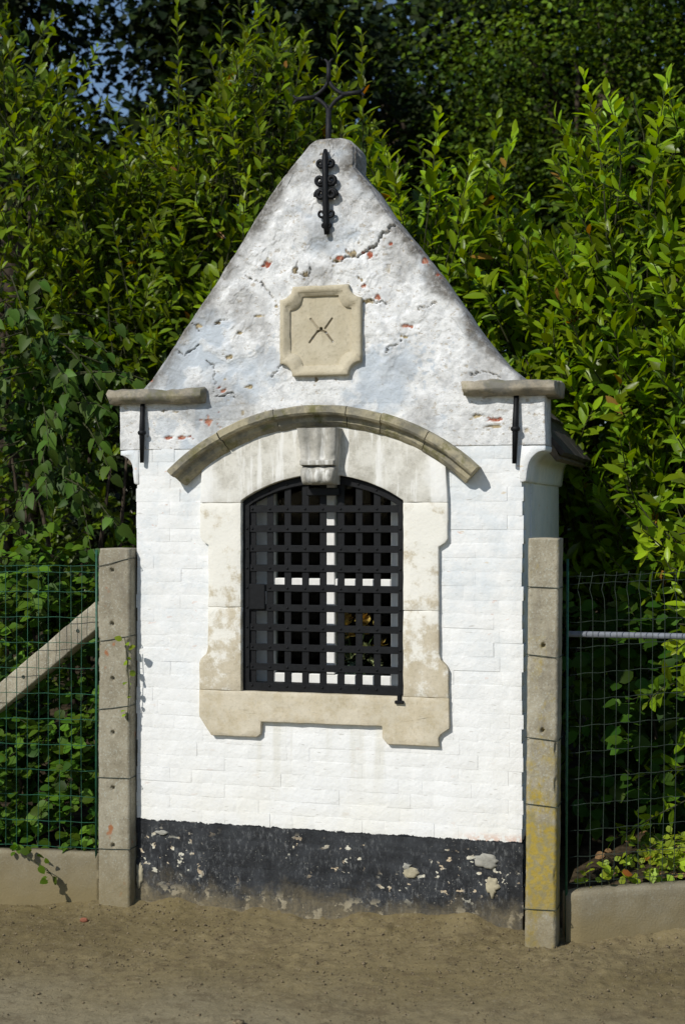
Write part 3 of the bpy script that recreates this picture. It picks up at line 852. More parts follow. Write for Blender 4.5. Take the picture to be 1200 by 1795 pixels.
# ---- window surround stones
sur = empty('window_surround', parent=chapel)
def block(poly, mat, seed, y0=-0.021, y1=0.128, name='surround_stone', bev=0.0028):
    m = MB()
    m.prism(poly, y0, y1)
    o = m.build(name, mat, sur, bevel=bev, seg=2)
    roughen(o, 0.03, 0.0035, 22, seed, 0.001)
    return o
def mir(p): return [(-x, z) for x, z in p[::-1]]
def qa(cx, cz, r, a0, a1, n=5): return [(cx + r * math.cos(R(a0 + (a1 - a0) * i / n)), cz + r * math.sin(R(a0 + (a1 - a0) * i / n))) for i in range(n + 1)]
block([(-0.515, 0.742), (-0.463, 0.668), (-0.268, 0.669), (-0.252, 0.682), (-0.250, 0.732), (0.250, 0.734), (0.252, 0.690), (0.274, 0.665), (0.478, 0.664)] + qa(0.52, 0.675, 0.05, 180, 90, 4)[1:-1] + [(0.519, 0.735), (0.517, 0.8515), (-0.515, 0.8515)], M['sill'], 91, y0=-0.022)
JL1 = [(-0.515, 0.8525), (-0.336, 0.8525), (-0.336, 1.1895), (-0.477, 1.1895), (-0.478, 1.025), (-0.487, 1.000), (-0.508, 0.978), (-0.515, 0.962)]
JL2 = [(-0.477, 1.1905), (-0.336, 1.1905), (-0.336, 1.6115), (-0.512, 1.6115), (-0.512, 1.472), (-0.502, 1.455), (-0.476, 1.440)]
block(JL1, M['jamb'], 92); block(JL2, M['jamb'], 93); block(mir(JL1), M['jamb'], 94); block(mir(JL2), M['jamb'], 95)
arc = [(0.602 * math.sin(a), 1.122 + 0.602 * math.cos(a)) for a in np.linspace(-0.592, -0.105, 10)]
top = [(HC[0] + 0.862 * math.sin(a), HC[1] + 0.862 * math.cos(a)) for a in np.linspace(-0.08, -0.63, 10)]
AL = [(-0.512, 1.6125), (-0.336, 1.6125)] + arc + top
block(AL, M['arch'], 96); block(mir(AL), M['arch'], 97)

# keystone: fluted console with a scroll foot
def keystone():
    m = MB()
    NZ, NX = 44, 37
    zs = np.linspace(1.684, 1.905, NZ)
    Vk = []
    for z in zs:
        t = (z - 1.684) / 0.221
        w = 0.068 + 0.018 * t
        for i in range(NX):
            u_ = -1 + 2 * i / (NX - 1)
            if t < 0.32:                     # scroll roll at the foot
                d = 0.058 + 0.034 * math.sqrt(max(0, 1 - ((t - 0.16) / 0.165) ** 2))
                d += 0.004 * math.cos(u_ * 9)
            elif t < 0.345:
                d = 0.055
            elif t < 0.43:                   # fillet
                d = 0.092 - 0.01 * abs(t - 0.39)
            else:
                d = 0.080 + 0.022 * ((t - 0.43) / 0.57) ** 1.3
                d -= 0.009 * (0.5 - 0.5 * math.cos(u_ * 3 * PI)) * min(1, (t - 0.43) / 0.06)
            if abs(u_) > 0.999: d = 0.0
            elif abs(u_) > 0.93: d -= 0.006
            Vk.append((0.004 + u_ * w, -d, z))
    idx = np.arange(NZ * NX).reshape(NZ, NX)
    Fk = np.stack([idx[:-1, :-1], idx[:-1, 1:], idx[1:, 1:], idx[1:, :-1]], -1).reshape(-1, 4)
    Fk = [tuple(f) for f in Fk]
    b = len(Vk)
    lo = [(v[0], 0.10, v[2]) for v in Vk[:NX]]
    Vk += lo
    for i in range(NX - 1): Fk.append((i, b + i, b + i + 1, i + 1))
    b2 = len(Vk)
    for j in range(NZ):
        Vk += [(Vk[j * NX][0], 0.10, zs[j]), (Vk[j * NX + NX - 1][0], 0.10, zs[j])]
    for j in range(NZ - 1):
        Fk.append((j * NX, (j + 1) * NX, b2 + 2 * (j + 1), b2 + 2 * j))
        Fk.append((j * NX + NX - 1, b2 + 2 * j + 1, b2 + 2 * (j + 1) + 1, (j + 1) * NX + NX - 1))
    m.add(Vk, Fk)
    o = m.build('keystone', M['key'], sur)
    co = np.array([v.co[:] for v in o.data.vertices])
    co[:, 1] += 0.004 * fbm(co[:, 0] * 24, co[:, 2] * 24, 0, 3, 99)
    o.data.vertices.foreach_set('co', co.ravel().astype(np.float32))
    for p in o.data.polygons: p.use_smooth = True
    try: o.data.set_sharp_from_angle(angle=R(50))
    except Exception: pass
keystone()

# ---- carved plaque
plq = empty('plaque', parent=chapel)
def octo(hw, z0, z1, r, cx=0.0, n=6):
    """rectangle with scooped corners, counter-clockwise from lower left."""
    p = []
    for (sx, zc, a0, a1) in ((-1, z0, 90, 0), (1, z0, 180, 90), (1, z1, 270, 180), (-1, z1, 0, -90)):
        for i in range(n + 1):
            a = R(a0 + (a1 - a0) * i / n)
            p.append((cx + sx * hw + r * math.cos(a), zc + r * math.sin(a)))
    return p
LO = [(octo(0.168, 2.116, 2.474, 0.052), 0.03), (octo(0.168, 2.116, 2.474, 0.052), -0.028), (octo(0.162, 2.122, 2.468, 0.052), -0.032), (octo(0.146, 2.138, 2.452, 0.052), -0.032),
      (octo(0.143, 2.141, 2.449, 0.052), -0.027), (octo(0.128, 2.156, 2.434, 0.052), -0.027), (octo(0.124, 2.160, 2.430, 0.051), -0.012)]
V, F = [], []
n_ = len(LO[0][0])
for p, y in LO: V += [(x, y, z) for x, z in p]
for i in range(len(LO) - 1):
    for k in range(n_):
        F.append((i * n_ + k, i * n_ + (k + 1) % n_, (i + 1) * n_ + (k + 1) % n_, (i + 1) * n_ + k))
m = MB(); m.add(V, F)
o = m.build('plaque_frame', M['plaque'], plq)
roughen(o, 0.02, 0.0028, 26, 101, 0.001)
xs, zs = np.linspace(-0.133, 0.133, 150), np.linspace(2.151, 2.439, 160)
X, Zp = np.meshgrid(xs, zs)
hh = 0.0012 * fbm(X * 30, Zp * 30, 0, 3, 103)
SEG = [((0.018, 2.304), (0.046, 2.342)), ((-0.047, 2.250), (-0.034, 2.268)), ((-0.034, 2.268), (-0.012, 2.294)), ((-0.012, 2.294), (0.004, 2.296)), ((0.004, 2.296), (0.020, 2.288)), ((0.020, 2.288), (0.049, 2.250)), ((-0.044, 2.344), (-0.016, 2.308)), ((-0.042, 2.343), (-0.012, 2.306))]
groove_shade = np.zeros_like(X)
for i, ((x0, z0), (x1, z1)) in enumerate(SEG):
    dx, dz = x1 - x0, z1 - z0
    t = np.clip(((X - x0) * dx + (Zp - z0) * dz) / (dx * dx + dz * dz), 0, 1)
    d = np.hypot(X - x0 - t * dx, Zp - z0 - t * dz)
    if i == 6: hh += 0.003 * sstep(0.020, 0.0, d)                # low worn relief
    else:
        hh -= 0.005 * sstep(0.0055, 0.002, d)
        groove_shade = np.maximum(groove_shade, (0.8 if i < 6 else 0.4) * sstep(0.006, 0.0015, d))
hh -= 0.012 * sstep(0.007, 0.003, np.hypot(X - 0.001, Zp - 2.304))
groove_shade = np.maximum(groove_shade, sstep(0.008, 0.003, np.hypot(X - 0.001, Zp - 2.304)))
idx = np.arange(X.size).reshape(X.shape)
F = np.stack([idx[:-1, :-1], idx[:-1, 1:], idx[1:, 1:], idx[1:, :-1]], -1).reshape(-1, 4)
o = link('plaque_panel', mesh_np('plaque_panel', np.stack([X, -0.0175 - hh, Zp], -1).reshape(-1, 3), [F], M['plaque'], attrs={'groove_shade': ('FLOAT', groove_shade.ravel())}), plq)
o['label'] = 'sunk panel carved with a small pair of compasses'

# ---- wall anchors
def anchor(x, z0, z1, tilt):
    a = empty('wall_anchor', parent=chapel)
    m = MB()
    m.tube([(x + tilt, -0.022, z1), (x + tilt * 0.6, -0.024, (z0 + z1) / 2 + 0.02), (x, -0.020, z0)], [0.010, 0.0125, 0.009], 8)
    m.build('anchor_bar', M['iron'], a, smooth=True)
    m = MB()
    m.sphere((x + tilt * 0.6, -0.026, z0 + 0.55 * (z1 - z0) - 0.01), 0.019, 10, 6, (1, 0.8, 0.7))
    m.build('boss', M['iron'], a, smooth=True)
anchor(-0.768, 1.778, 2.02, 0.004)
anchor(0.772, 1.760, 2.02, 0.008)

ga = empty('gable_anchor', parent=chapel)
m = MB()
m.tube([(0.020, -0.022, 3.012), (0.022, -0.034, 2.985), (0.023, -0.030, 2.85), (0.025, -0.030, 2.72), (0.027, -0.024, 2.676)], [0.008, 0.0135, 0.014, 0.0135, 0.011], 8)
m.build('anchor_bar', M['iron'], ga, smooth=True)
def scroll(cx, cz, r, s, turns=1.3, a0=0.0, rr=0.0052):
    pts = []
    N = 22
    for i in range(N + 1):
        t = i / N
        a = a0 + turns * 2 * PI * t
        q = r * (1 - 0.55 * t)
        pts.append((cx + s * q * math.cos(a), -0.026 - 0.004 * t, cz + q * math.sin(a)))
    m = MB(); m.tube(pts, rr, 6)
    m.build('scroll', M['iron'], ga, smooth=True)
for s in (-1, 1):
    scroll(0.022 + s * 0.020, 2.958, 0.0165, s, 1.2, PI * 0.9, 0.0078)
    scroll(0.023 + s * 0.024, 2.890, 0.0195, s, 1.3, PI * 1.0, 0.0088)
    scroll(0.024 + s * 0.024, 2.834, 0.0205, s, 1.3, -PI * 0.1, 0.0088)
    scroll(0.025 + s * 0.019, 2.758, 0.0165, s, 1.1, PI * 0.8, 0.0056)
    scroll(0.026 + s * 0.010, 2.712, 0.0100, s, 1.0, PI * 0.8, 0.0056)

# ---- iron cross
cr = empty('iron_cross', parent=chapel)
YC = 0.085
m = MB()
m.tube([(0, YC, 3.00), (0.002, YC, 3.207)], [0.0125, 0.0115], 8); m.build('stem', M['iron_cross'], cr, smooth=True)
def qarc(p0, c, p1, n=8):
    return [tuple((1 - t) ** 2 * a + 2 * t * (1 - t) * b + t * t * d for a, b, d in zip(p0, c, p1)) for t in [i / n for i in range(n + 1)]]
ce = (0.002, 3.2585)
for sx in (-1, 1):
    for sz in (-1, 1):
        m = MB()
        m.tube(qarc((ce[0] + sx * 0.003, YC, ce[1] + sz * 0.056), (ce[0] + sx * 0.020, YC, ce[1] + sz * 0.022), (ce[0] + sx * 0.060, YC, ce[1] + sz * 0.003)), 0.0082, 8)
        m.build('curved_bar', M['iron_cross'], cr, smooth=True)
def tip(px, pz, dx, dz):
    t = MB()
    t.tube([(px, YC, pz), (px + dx * 0.075, YC, pz + dz * 0.075)], [0.0098, 0.0092], 8)
    e = (px + dx * 0.075, pz + dz * 0.075)
    nx_, nz_ = -dz, dx
    for s in (-1, 1):
        t.tube(qarc((e[0] - dx * 0.012, YC, e[1] - dz * 0.012), (e[0] + dx * 0.006 + nx_ * s * 0.004, YC, e[1] + dz * 0.006 + nz_ * s * 0.004), (e[0] + dx * 0.010 + nx_ * s * 0.016, YC, e[1] + dz * 0.010 + nz_ * s * 0.016), 5), [0.007, 0.0065, 0.006, 0.0055, 0.005, 0.0045], 6)
    t.build('arm', M['iron_cross'], cr, smooth=True)
tip(ce[0] + 0.055, ce[1] + 0.001, 1.1, 0.04); tip(ce[0] - 0.055, ce[1] - 0.001, -1.1, -0.04); tip(ce[0], ce[1] + 0.050, 0, 1.15)

# ---- timber window behind the grating
win = empty('window', parent=chapel)
fr = empty('window_frame', parent=win)
def bar(name, x0, x1, y0, y1, z0, z1, mat, parent, bev=0.003):
    m = MB(); m.box(x0, x1, y0, y1, z0, z1)
    return m.build(name, mat, parent, bevel=bev, seg=1)
bar('stile', -0.350, -0.237, 0.110, 0.155, 0.852, 1.80, M['white_paint'], win)
bar('stile', 0.254, 0.350, 0.110, 0.155, 0.852, 1.80, M['white_paint'], win)
bar('bottom_rail', -0.2365, 0.2535, 0.110, 0.155, 0.852, 0.915, M['white_paint'], win)
bar('mullion', -0.020, 0.021, 0.106, 0.152, 0.9155, 1.76, M['white_paint'], win)
bar('transom', -0.2365, -0.0205, 0.110, 0.150, 1.266, 1.304, M['white_paint'], win)
bar('transom', 0.0215, 0.2535, 0.110, 0.150, 1.266, 1.304, M['white_paint'], win)
bar('top_rail', -0.2365, 0.2535, 0.110, 0.150, 1.765, 1.81, M['white_paint'], win)
bpy.data.objects.remove(fr)
for x0, x1 in ((-0.2365, -0.0205), (0.0215, 0.2535)):
    for z0, z1 in ((0.9155, 1.2655), (1.3045, 1.7645)):
        bar('pane', x0, x1, 0.130, 0.133, z0, z1, M['glass'], win, 0)

# ---- wrought iron grating
gri = empty('window_grating', parent=chapel)
def arch_z(x, r=0.602): return 1.122 + math.sqrt(max(0.0, r * r - x * x))
m = MB()
L = [(-0.342, 0.853), (0.342, 0.853), (0.342, 1.612)] + [(x, arch_z(x) - 0.003) for x in np.linspace(0.32, -0.32, 22)] + [(-0.342, 1.612)]
I = [(-0.308, 0.886), (0.308, 0.886), (0.308, 1.600)] + [(x, arch_z(x) - 0.036) for x in np.linspace(0.290, -0.290, 22)] + [(-0.308, 1.600)]
V, F = [], []
k = len(L)
for y, P_ in ((0.052, L), (0.004, L), (0.004, I), (0.052, I)): V += [(x, y, z) for x, z in P_]
for i in range(4):
    for j in range(k):
        F.append((i * k + j, i * k + (j + 1) % k, ((i + 1) % 4) * k + (j + 1) % k, ((i + 1) % 4) * k + j))
m.add(V, F)
m.build('grating_frame', M['iron'], gri, bevel=0.0015, seg=1)
VX = [-0.297 + 0.0742 * i for i in range(8)]
HZ = [0.950 + 0.0797 * i for i in range(9)]
for x in VX:
    bar('vertical_bar', x - 0.014, x + 0.014, 0.014, 0.019, 0.880, arch_z(x) - 0.02, M['iron'], gri, 0.001)
for z in HZ:
    w = 0.315
    if z > 1.60: w = math.sqrt(max(0, 0.59 ** 2 - (z - 1.122) ** 2)) 
    bar('cross_bar', -w, w, 0.0085, 0.0135, z - 0.014, z + 0.014, M['iron'], gri, 0.001)
m = MB(); m.sphere((0, 0, 0), 0.0052, 8, 4, (1, 0.7, 1))
rv = m.build('rivet', M['iron'], gri, smooth=True)
first = True
pts = [(x, 0.007, z) for x in VX for z in HZ if z < arch_z(x) - 0.04]
pts += [(s * 0.318, 0.003, z) for s in (-1, 1) for z in HZ[:-1]] + [(x, 0.003, 0.874) for x in VX] + [(x, 0.003, arch_z(x) - 0.020) for x in VX]
for p in pts:
    o = rv if first else link('rivet', rv.data, gri)
    first = False
    o.location = p
bar('lock_box', -0.310, -0.240, 0.000, 0.0075, 1.18, 1.285, M['iron'], gri, 0.004)
bar('latch_plate', -0.065, 0.072, -0.006, 0.006, 1.640, 1.672, M['iron'], gri, 0.003)
m = MB(); m.tube([(0.322, -0.022, 0.829), (0.322, -0.022, 0.862)], 0.010, 8); m.box(0.305, 0.340, -0.036, 0.004, 0.826, 0.838)
m.build('hinge_pin', M['iron'], gri, bevel=0.0015, seg=1)

# ---- smeared mortar patches on the plinth
def patch(name, cx, cz, rx, rz, seed, mat, thick=0.006):
    N, K = 26, 5
    V, F = [], []
    rr = [1 + 0.55 * float(fbm(2.2 * math.cos(2 * PI * i / N), 2.2 * math.sin(2 * PI * i / N), seed, 4, seed)) for i in range(N)]
    V.append((cx, -0.0045 - thick, cz))
    for j in range(1, K + 1):
        t = j / K
        for i in range(N):
            a = 2 * PI * i / N
            y = -0.0045 - thick * (1 - t ** 3) + 0.0012 * float(fbm(i * .7, j * .9, seed, 2, seed)) if j < K else 0.006
            V.append((cx + rx * rr[i] * t * math.cos(a), y, cz + rz * rr[i] * t * math.sin(a)))
    for i in range(N): F.append((0, 1 + i, 1 + (i + 1) % N))
    for j in range(1, K):
        for i in range(N):
            F.append((1 + (j - 1) * N + i, 1 + j * N + i, 1 + j * N + (i + 1) % N, 1 + (j - 1) * N + (i + 1) % N))
    m = MB(); m.add(V, F)
    o = m.build(name, mat, chapel, smooth=True)
    o['label'] = 'pale mortar patch on the black plinth'
patch('mortar_patch', 0.665, 0.226, 0.046, 0.034, 5, M['mortar'])
patch('mortar_patch', 0.683, 0.130, 0.027, 0.040, 6, M['mortar_y'])
patch('mortar_patch', 0.362, 0.163, 0.040, 0.026, 9, M['mortar_y'], 0.003)
patch('mortar_patch', -0.785, 0.075, 0.018, 0.060, 12, M['mortar_y'], 0.005)
patch('mortar_patch', 0.345, 0.185, 0.018, 0.014, 14, M['mortar'], 0.003)
patch('mortar_patch', -0.69, 0.255, 0.030, 0.010, 15, M['mortar'], 0.003)

# ---- flowers standing inside
fl_ = tag(empty('flower_bouquet', (0.075, 0.205, 0.841)), 'dried orange flowers standing behind the lower window pane', 'flowers')
m = MB()
prof = [(0.03, 0), (0.045, 0.02), (0.05, 0.06), (0.035, 0.10), (0.028, 0.115), (0.036, 0.125)]
V, F = [], []
for r, z in prof: V += [(r * math.cos(2 * PI * i / 14), r * math.sin(2 * PI * i / 14), z) for i in range(14)]
for j in range(len(prof) - 1):
    for i in range(14): F.append((j * 14 + i, j * 14 + (i + 1) % 14, (j + 1) * 14 + (i + 1) % 14, (j + 1) * 14 + i))
F.append(tuple(range(14)))
m.add(V, F); m.build('vase', M['vase'], fl_, smooth=True)
rf = random.Random(5)
for i in range(34):
    hx, hy, hz = rf.uniform(-0.12, 0.12), rf.uniform(-0.030, 0.025), rf.uniform(0.10, 0.34)
    m = MB(); m.tube([(0, 0, 0.08), (hx * 0.4, hy * 0.4, hz * 0.6), (hx, hy, hz)], 0.0025, 5); m.build('stalk', M['stem'], fl_)
    m = MB()
    for q in range(11):
        a, e = rf.uniform(0, 2 * PI), rf.uniform(-0.3, 1.2)
        d = Vector((math.cos(a) * math.cos(e), math.sin(a) * math.cos(e), math.sin(e)))
        sdv = d.cross(Vector((0, 0, 1))).normalized()
        L_, w_ = rf.uniform(0.026, 0.046), 0.012
        c = Vector((hx, hy, hz))
        m.add([c, c + d * L_ * .6 + sdv * w_, c + d * L_, c + d * L_ * .6 - sdv * w_], [(0, 1, 2, 3)])
    m.build('flower_head', M['petal'] if hz > 0.17 else M['petal2'], fl_)

# ================================================================== FENCES
def post(name, x0, x1, y0, y1, z0, z1, mat, holes, label, seed, lean=0.0, ties=()):
    root = tag(empty(name, ((x0 + x1) / 2, (y0 + y1) / 2, 0)), label, 'fence post', 'concrete fence posts')
    cx, cy = (x0 + x1) / 2, (y0 + y1) / 2
    hw, hd, c = (x1 - x0) / 2, (y1 - y0) / 2, 0.008
    per = []
    def side(ax, ay, bx_, by_, n): per.extend([(ax + (bx_ - ax) * i / n, ay + (by_ - ay) * i / n) for i in range(n)])
    side(-hw + c, -hd, hw - c, -hd, 26); side(hw - c, -hd, hw, -hd + c, 2); side(hw, -hd + c, hw, hd - c, 12); side(hw, hd - c, hw - c, hd, 2)
    side(hw - c, hd, -hw + c, hd, 6); side(-hw + c, hd, -hw, hd - c, 2); side(-hw, hd - c, -hw, -hd + c, 12); side(-hw, -hd + c, -hw + c, -hd, 2)
    per = np.array(per); n_ = len(per)
    NZ = int((z1 - z0) / 0.0065)
    zs = np.linspace(z0, z1, NZ)
    Px = np.repeat(per[None, :, 0], NZ, 0); Py = np.repeat(per[None, :, 1], NZ, 0); Pz = np.repeat(zs[:, None], n_, 1)
    rr = np.hypot(Px, Py)
    d = 0.0015 * fbm(Px * 40, Py * 40 + seed, Pz * 40, 3, seed) + 0.0025 * fbm(Px * 9, Py * 9 + seed, Pz * 5, 3, seed + 3)
    corner = sstep(0.75, 1.0, np.abs(Px) / hw) * sstep(0.75, 1.0, np.abs(Py) / hd)
    d -= corner * 0.016 * sstep(0.15, 0.6, fbm(Px * 3, Pz * 7, seed, 4, seed + 9))
    s = 1 + d / np.maximum(rr, 0.02)
    Px, Py = Px * s, Py * s
    for hz, hxo in holes:
        dd = np.hypot(Px - hxo, Pz - hz)
        Py = np.where((Py < -hd * 0.6), Py + 0.022 * sstep(0.0095, 0.0055, dd), Py)
    Px = Px + lean * (Pz - z0)
    V = np.stack([Px, Py, Pz], -1).reshape(-1, 3)
    idx = np.arange(NZ * n_).reshape(NZ, n_)
    nx_ = np.roll(idx, -1, 1)
    F = [np.stack([idx[:-1], nx_[:-1], nx_[1:], idx[1:]], -1).reshape(-1, 4)]
    V = np.concatenate([V, [[lean * (z1 - z0), 0, z1 + 0.003]]])
    F.append(np.stack([idx[-1], nx_[-1], np.full(n_, len(V) - 1)], -1))
    link('shaft', mesh_np('shaft', V, F, mat), root)
    for tz, dz in ties:
        m = MB()
        e = 0.003
        lx = lean * (tz - z0)
        P_ = [(-hw - e + lx, hd, tz), (-hw - e + lx, -hd - e, tz), (-hw * 0.2 + lx, -hd - e * 1.3, tz + dz * 0.35), (hw * 0.6 + lx, -hd - e, tz + dz * 0.8), (hw + e + lx, -hd - e, tz + dz), (hw + e + lx, hd, tz + dz)]
        m.tube(P_, 0.0016, 5)
        m.build('tie_wire', M['tie'], root)
    return root

post('fence_post', -0.948, -0.806, -0.058, 0.080, -0.20, 1.424, M['conc_l'],
     [(1.335, -0.008), (1.115, -0.008), (0.888, -0.006), (0.665, -0.005), (0.437, -0.005), (0.20, -0.004)], 'thick grey concrete post hugging the chapel beside the diagonal brace', 5, 0.0,
     [(1.350, 0.035), (1.040, 0.026), (0.760, 0.020), (0.480, 0.002), (0.185, 0.006)])
post('fence_post', 0.838, 0.952, -0.205, -0.085, -0.16, 1.478, M['conc_r'],
     [(1.085, 0.002), (0.772, 0.001)], 'concrete post stained with yellow lichen before the shaded chapel side', 17, 0.0085,
     [(1.300, -0.004), (1.050, -0.010), (0.745, -0.010), (0.500, -0.008), (0.112, 0.002)])

# kerb boards
def boardslab(name, A, B, zA, zB, zb, thick, mat, label, seed):
    A, B = np.array(A, float), np.array(B, float)
    L_ = np.linalg.norm(B - A)
    dirv = (B - A) / L_
    nrm = np.array([dirv[1], -dirv[0]])            # towards the lane
    NU, prof = int(L_ / 0.014), []
    NV = 26
    prof = [(0.0, i / NV) for i in range(NV)] + [(0.006, 0.985 + 0.01), (0.016, 1.0)] + [(thick * t, 1.0) for t in (0.5, 0.9)] + [(thick, 0.95), (thick, 0.0)]
    us = np.linspace(0, L_, NU)
    V = []
    for u_ in us:
        zt = zA + (zB - zA) * u_ / L_
        for (t, w) in prof:
            V.append((*(A + dirv * u_ - nrm * t), zb + (zt - zb) * w))
    V = np.array(V)
    dd = 0.006 * fbm(V[:, 0] * 5, V[:, 1] * 5, V[:, 2] * 5 + seed, 4, seed) + 0.0015 * fbm(V[:, 0] * 40, V[:, 2] * 40, seed, 3, seed + 1)
    rnd = 0.02 * sstep(0.05, 0.0, np.repeat(us, len(prof)))
    V[:, 0] -= nrm[0] * (dd + rnd); V[:, 1] -= nrm[1] * (dd + rnd); V[:, 2] += dd * 0.8 - rnd * 0.5 * (V[:, 2] > 0.05)
    n_ = len(prof)
    idx = np.arange(NU * n_).reshape(NU, n_)
    F = [np.stack([idx[:-1, :-1], idx[1:, :-1], idx[1:, 1:], idx[:-1, 1:]], -1).reshape(-1, 4)]
    c0, c1 = len(V), len(V) + 1
    V = np.concatenate([V, V[idx[0]].mean(0)[None], V[idx[-1]].mean(0)[None]])
    k = np.arange(n_ - 1)
    F.append(np.stack([idx[0][k], idx[0][k + 1], np.full(n_ - 1, c0)], -1)); F.append(np.stack([idx[-1][k + 1], idx[-1][k], np.full(n_ - 1, c1)], -1))
    o = link(name, mesh_np(name, V, F, mat), None)
    tag(o, label, 'kerb board')
    return o
LA, LB = (-2.4, -0.155), (-0.953, -0.040)
RA, RB = (0.985, -0.125), (2.6, 0.43)
boardslab('concrete_board', LA, LB, 0.135, 0.163, -0.25, 0.05, M['board'], 'soiled concrete kerb board under the ivy covered wire fence', 3)
boardslab('concrete_board', RA, RB, 0.160, 0.27, -0.25, 0.06, M['board'], 'grey concrete kerb slab with small yellow weeds on its edge', 4)

def crimped(p0, p1, amp, per, seed, n=60):
    p0, p1 = Vector(p0), Vector(p1)
    r = random.Random(seed)
    ph = r.uniform(0, 6)
    out = []
    for i in range(n + 1):
        t = i / n
        p = p0.lerp(p1, t)
        out.append(p + Vector((0, 0, amp * math.sin(2 * PI * t * per + ph))))
    return out

# fence with green coated mesh, post side towards the brace
def lerp2(A, B, t): return (A[0] + (B[0] - A[0]) * t, A[1] + (B[1] - A[1]) * t)
fl2 = tag(empty('wire_fence', (-1.4, -0.04, 0.16)), 'green wire mesh fence with brambles pressing through behind it', 'wire fence')
def absolute(root, o):  # parts are modelled in scene coordinates
    o.location = Vector(o.location) - Vector(root.location)
    return o
FA, FB = (-2.3, -0.120), (-0.975, -0.030)
nh = 12
for i in range(nh):
    z = 0.178 + (1.350 - 0.178) * i / (nh - 1)
    if i == nh - 1: z = 1.352
    m = MB(); m.tube(crimped((FA[0], FA[1], z - 0.01), (FB[0], FB[1], z), 0.0018, 9, i), 0.0014, 5)
    absolute(fl2, m.build('wire', M['green_wire'], fl2))
m = MB(); m.tube(crimped((FA[0], FA[1], 1.318), (FB[0], FB[1], 1.325), 0.0018, 9, 77), 0.0014, 5); absolute(fl2, m.build('wire', M['green_wire'], fl2))
for i in range(18):
    t = 1 - (0.045 + 0.0365 * i)
    x, y = lerp2(FA, FB, t)
    m = MB(); m.tube([(x, y + 0.003, 0.17), (x + random.uniform(-.004, .004), y + 0.003, 0.7), (x + random.uniform(-.003, .003), y + 0.003, 1.354)], 0.0014, 5)
    absolute(fl2, m.build('wire', M['green_wire'], fl2))
m = MB(); m.tube([(-0.966, -0.036, 0.14), (-0.964, -0.036, 1.418)], 0.0055, 8); absolute(fl2, m.build('tension_rod', M['green_wire'], fl2, smooth=True))

fr2 = tag(empty('wire_fence', (1.4, 0.04, 0.2)), 'weathered wire mesh fence with grey tube rail in front of laurel', 'wire fence')
GA, GB = (0.992, -0.095), (2.5, 0.425)
for i in range(14):
    z = 0.20 + 0.0975 * i if i < 12 else (1.318, 1.345)[i - 12]
    if i == 11: continue
    m = MB(); m.tube(crimped((GA[0], GA[1], z - 0.012), (GB[0], GB[1], z + 0.10 - 0.05 * (i > 9)), 0.0022, 16, 30 + i), 0.00125, 5)
    absolute(fr2, m.build('wire', M['grey_wire'], fr2))
for i in range(16):
    t = 0.022 + 0.0285 * i
    x, y = lerp2(GA, GB, t)
    r1 = lambda a: random.uniform(-a, a)
    zb = 0.165 + 0.09 * t
    m = MB(); m.tube([(x - 0.006, y, zb), (x + r1(.004), y, 0.5), (x + 0.004 + r1(.003), y, 0.9), (x + 0.006, y, 1.18), (x + 0.004, y, 1.25), (x - 0.002 - 0.004 * (i < 3), y, 1.285), (x, y, 1.315), (x + 0.006, y, 1.350 + 0.02 * t)], 0.00125, 5)
    absolute(fr2, m.build('wire', M['grey_wire'], fr2))
m = MB(); m.tube([(0.978, -0.098, -0.02), (0.984, -0.098, 1.40)], 0.0048, 8); absolute(fr2, m.build('tension_rod', M['green_wire'], fr2, smooth=True))
m = MB(); m.tube([(0.985, -0.06, 1.117), (2.5, 0.47, 1.075)], 0.0115, 10); absolute(fr2, m.build('rail', M['galv'], fr2, smooth=True))

# diagonal concrete brace behind the mesh
br_root = tag(empty('fence_brace', (-1.3, 0.05, 0.6)), 'slanting bare concrete brace propping the post behind green mesh', 'fence brace')
m = MB()
a, b = Vector((-0.955, 0, 1.165)), Vector((-2.25, 0, 0.135))
dirb = (b - a).normalized(); nb = Vector((-dirb.z, 0, dirb.x))
if nb.z < 0: nb = -nb
w = 0.048
m.add([(*(a + nb * w).xz, 0)] * 0, [])
poly = [((a + nb * w).x, (a + nb * w).z), ((a - nb * w * 0.95).x, (a - nb * w * 0.95).z), ((b - nb * w).x, (b - nb * w).z), ((b + nb * w).x, (b + nb * w).z)]
m.prism(poly, -0.005, 0.095)
o = m.build('brace_bar', M['brace'], br_root, bevel=0.006)
roughen(o, 0.03, 0.003, 14, 9, 0.001)
absolute(br_root, o)
for t in (0.085, 0.28, 0.47):
    p = a.lerp(b, t)
    m = MB(); m.tube([(p.x, -0.0075, p.z), (p.x, 0.004, p.z)], 0.0075, 10)
    absolute(br_root, m.build('bolt', M['tie'], br_root))

# ================================================================== VEGETATION
def leaf_tpl(width, stations, fold=0.22, droop=0.10, heart=0.0, serr=0.0):
    """a leaf along +y, upper side +z; midrib sunk, blade folded and drooping."""
    V, F = [], []
    for (t, w) in stations:
        z = -droop * t * t
        V += [(-w * width / 2, t - heart * w * 0.10 * (t < 0.25), z + fold * w * width / 2), (0, t, z), (w * width / 2, t - heart * w * 0.10 * (t < 0.25), z + fold * w * width / 2)]
    n = len(stations)
    F = []
    for i in range(n - 1):
        a, b = i * 3, (i + 1) * 3
        F += [(a, a + 1, b + 1, b), (a + 1, a + 2, b + 2, b + 1)]
    return np.array(V, float), np.array(F, int)
T_LAUREL = leaf_tpl(0.36, [(0.0, 0.04), (0.10, 0.10), (0.35, 0.86), (0.60, 1.0), (0.85, 0.62), (1.0, 0.03)], 0.30, 0.14)
T_LILAC = leaf_tpl(0.62, [(0.0, 0.04), (0.12, 0.10), (0.22, 0.82), (0.42, 1.0), (0.72, 0.62), (1.0, 0.02)], 0.24, 0.22, 1.0)
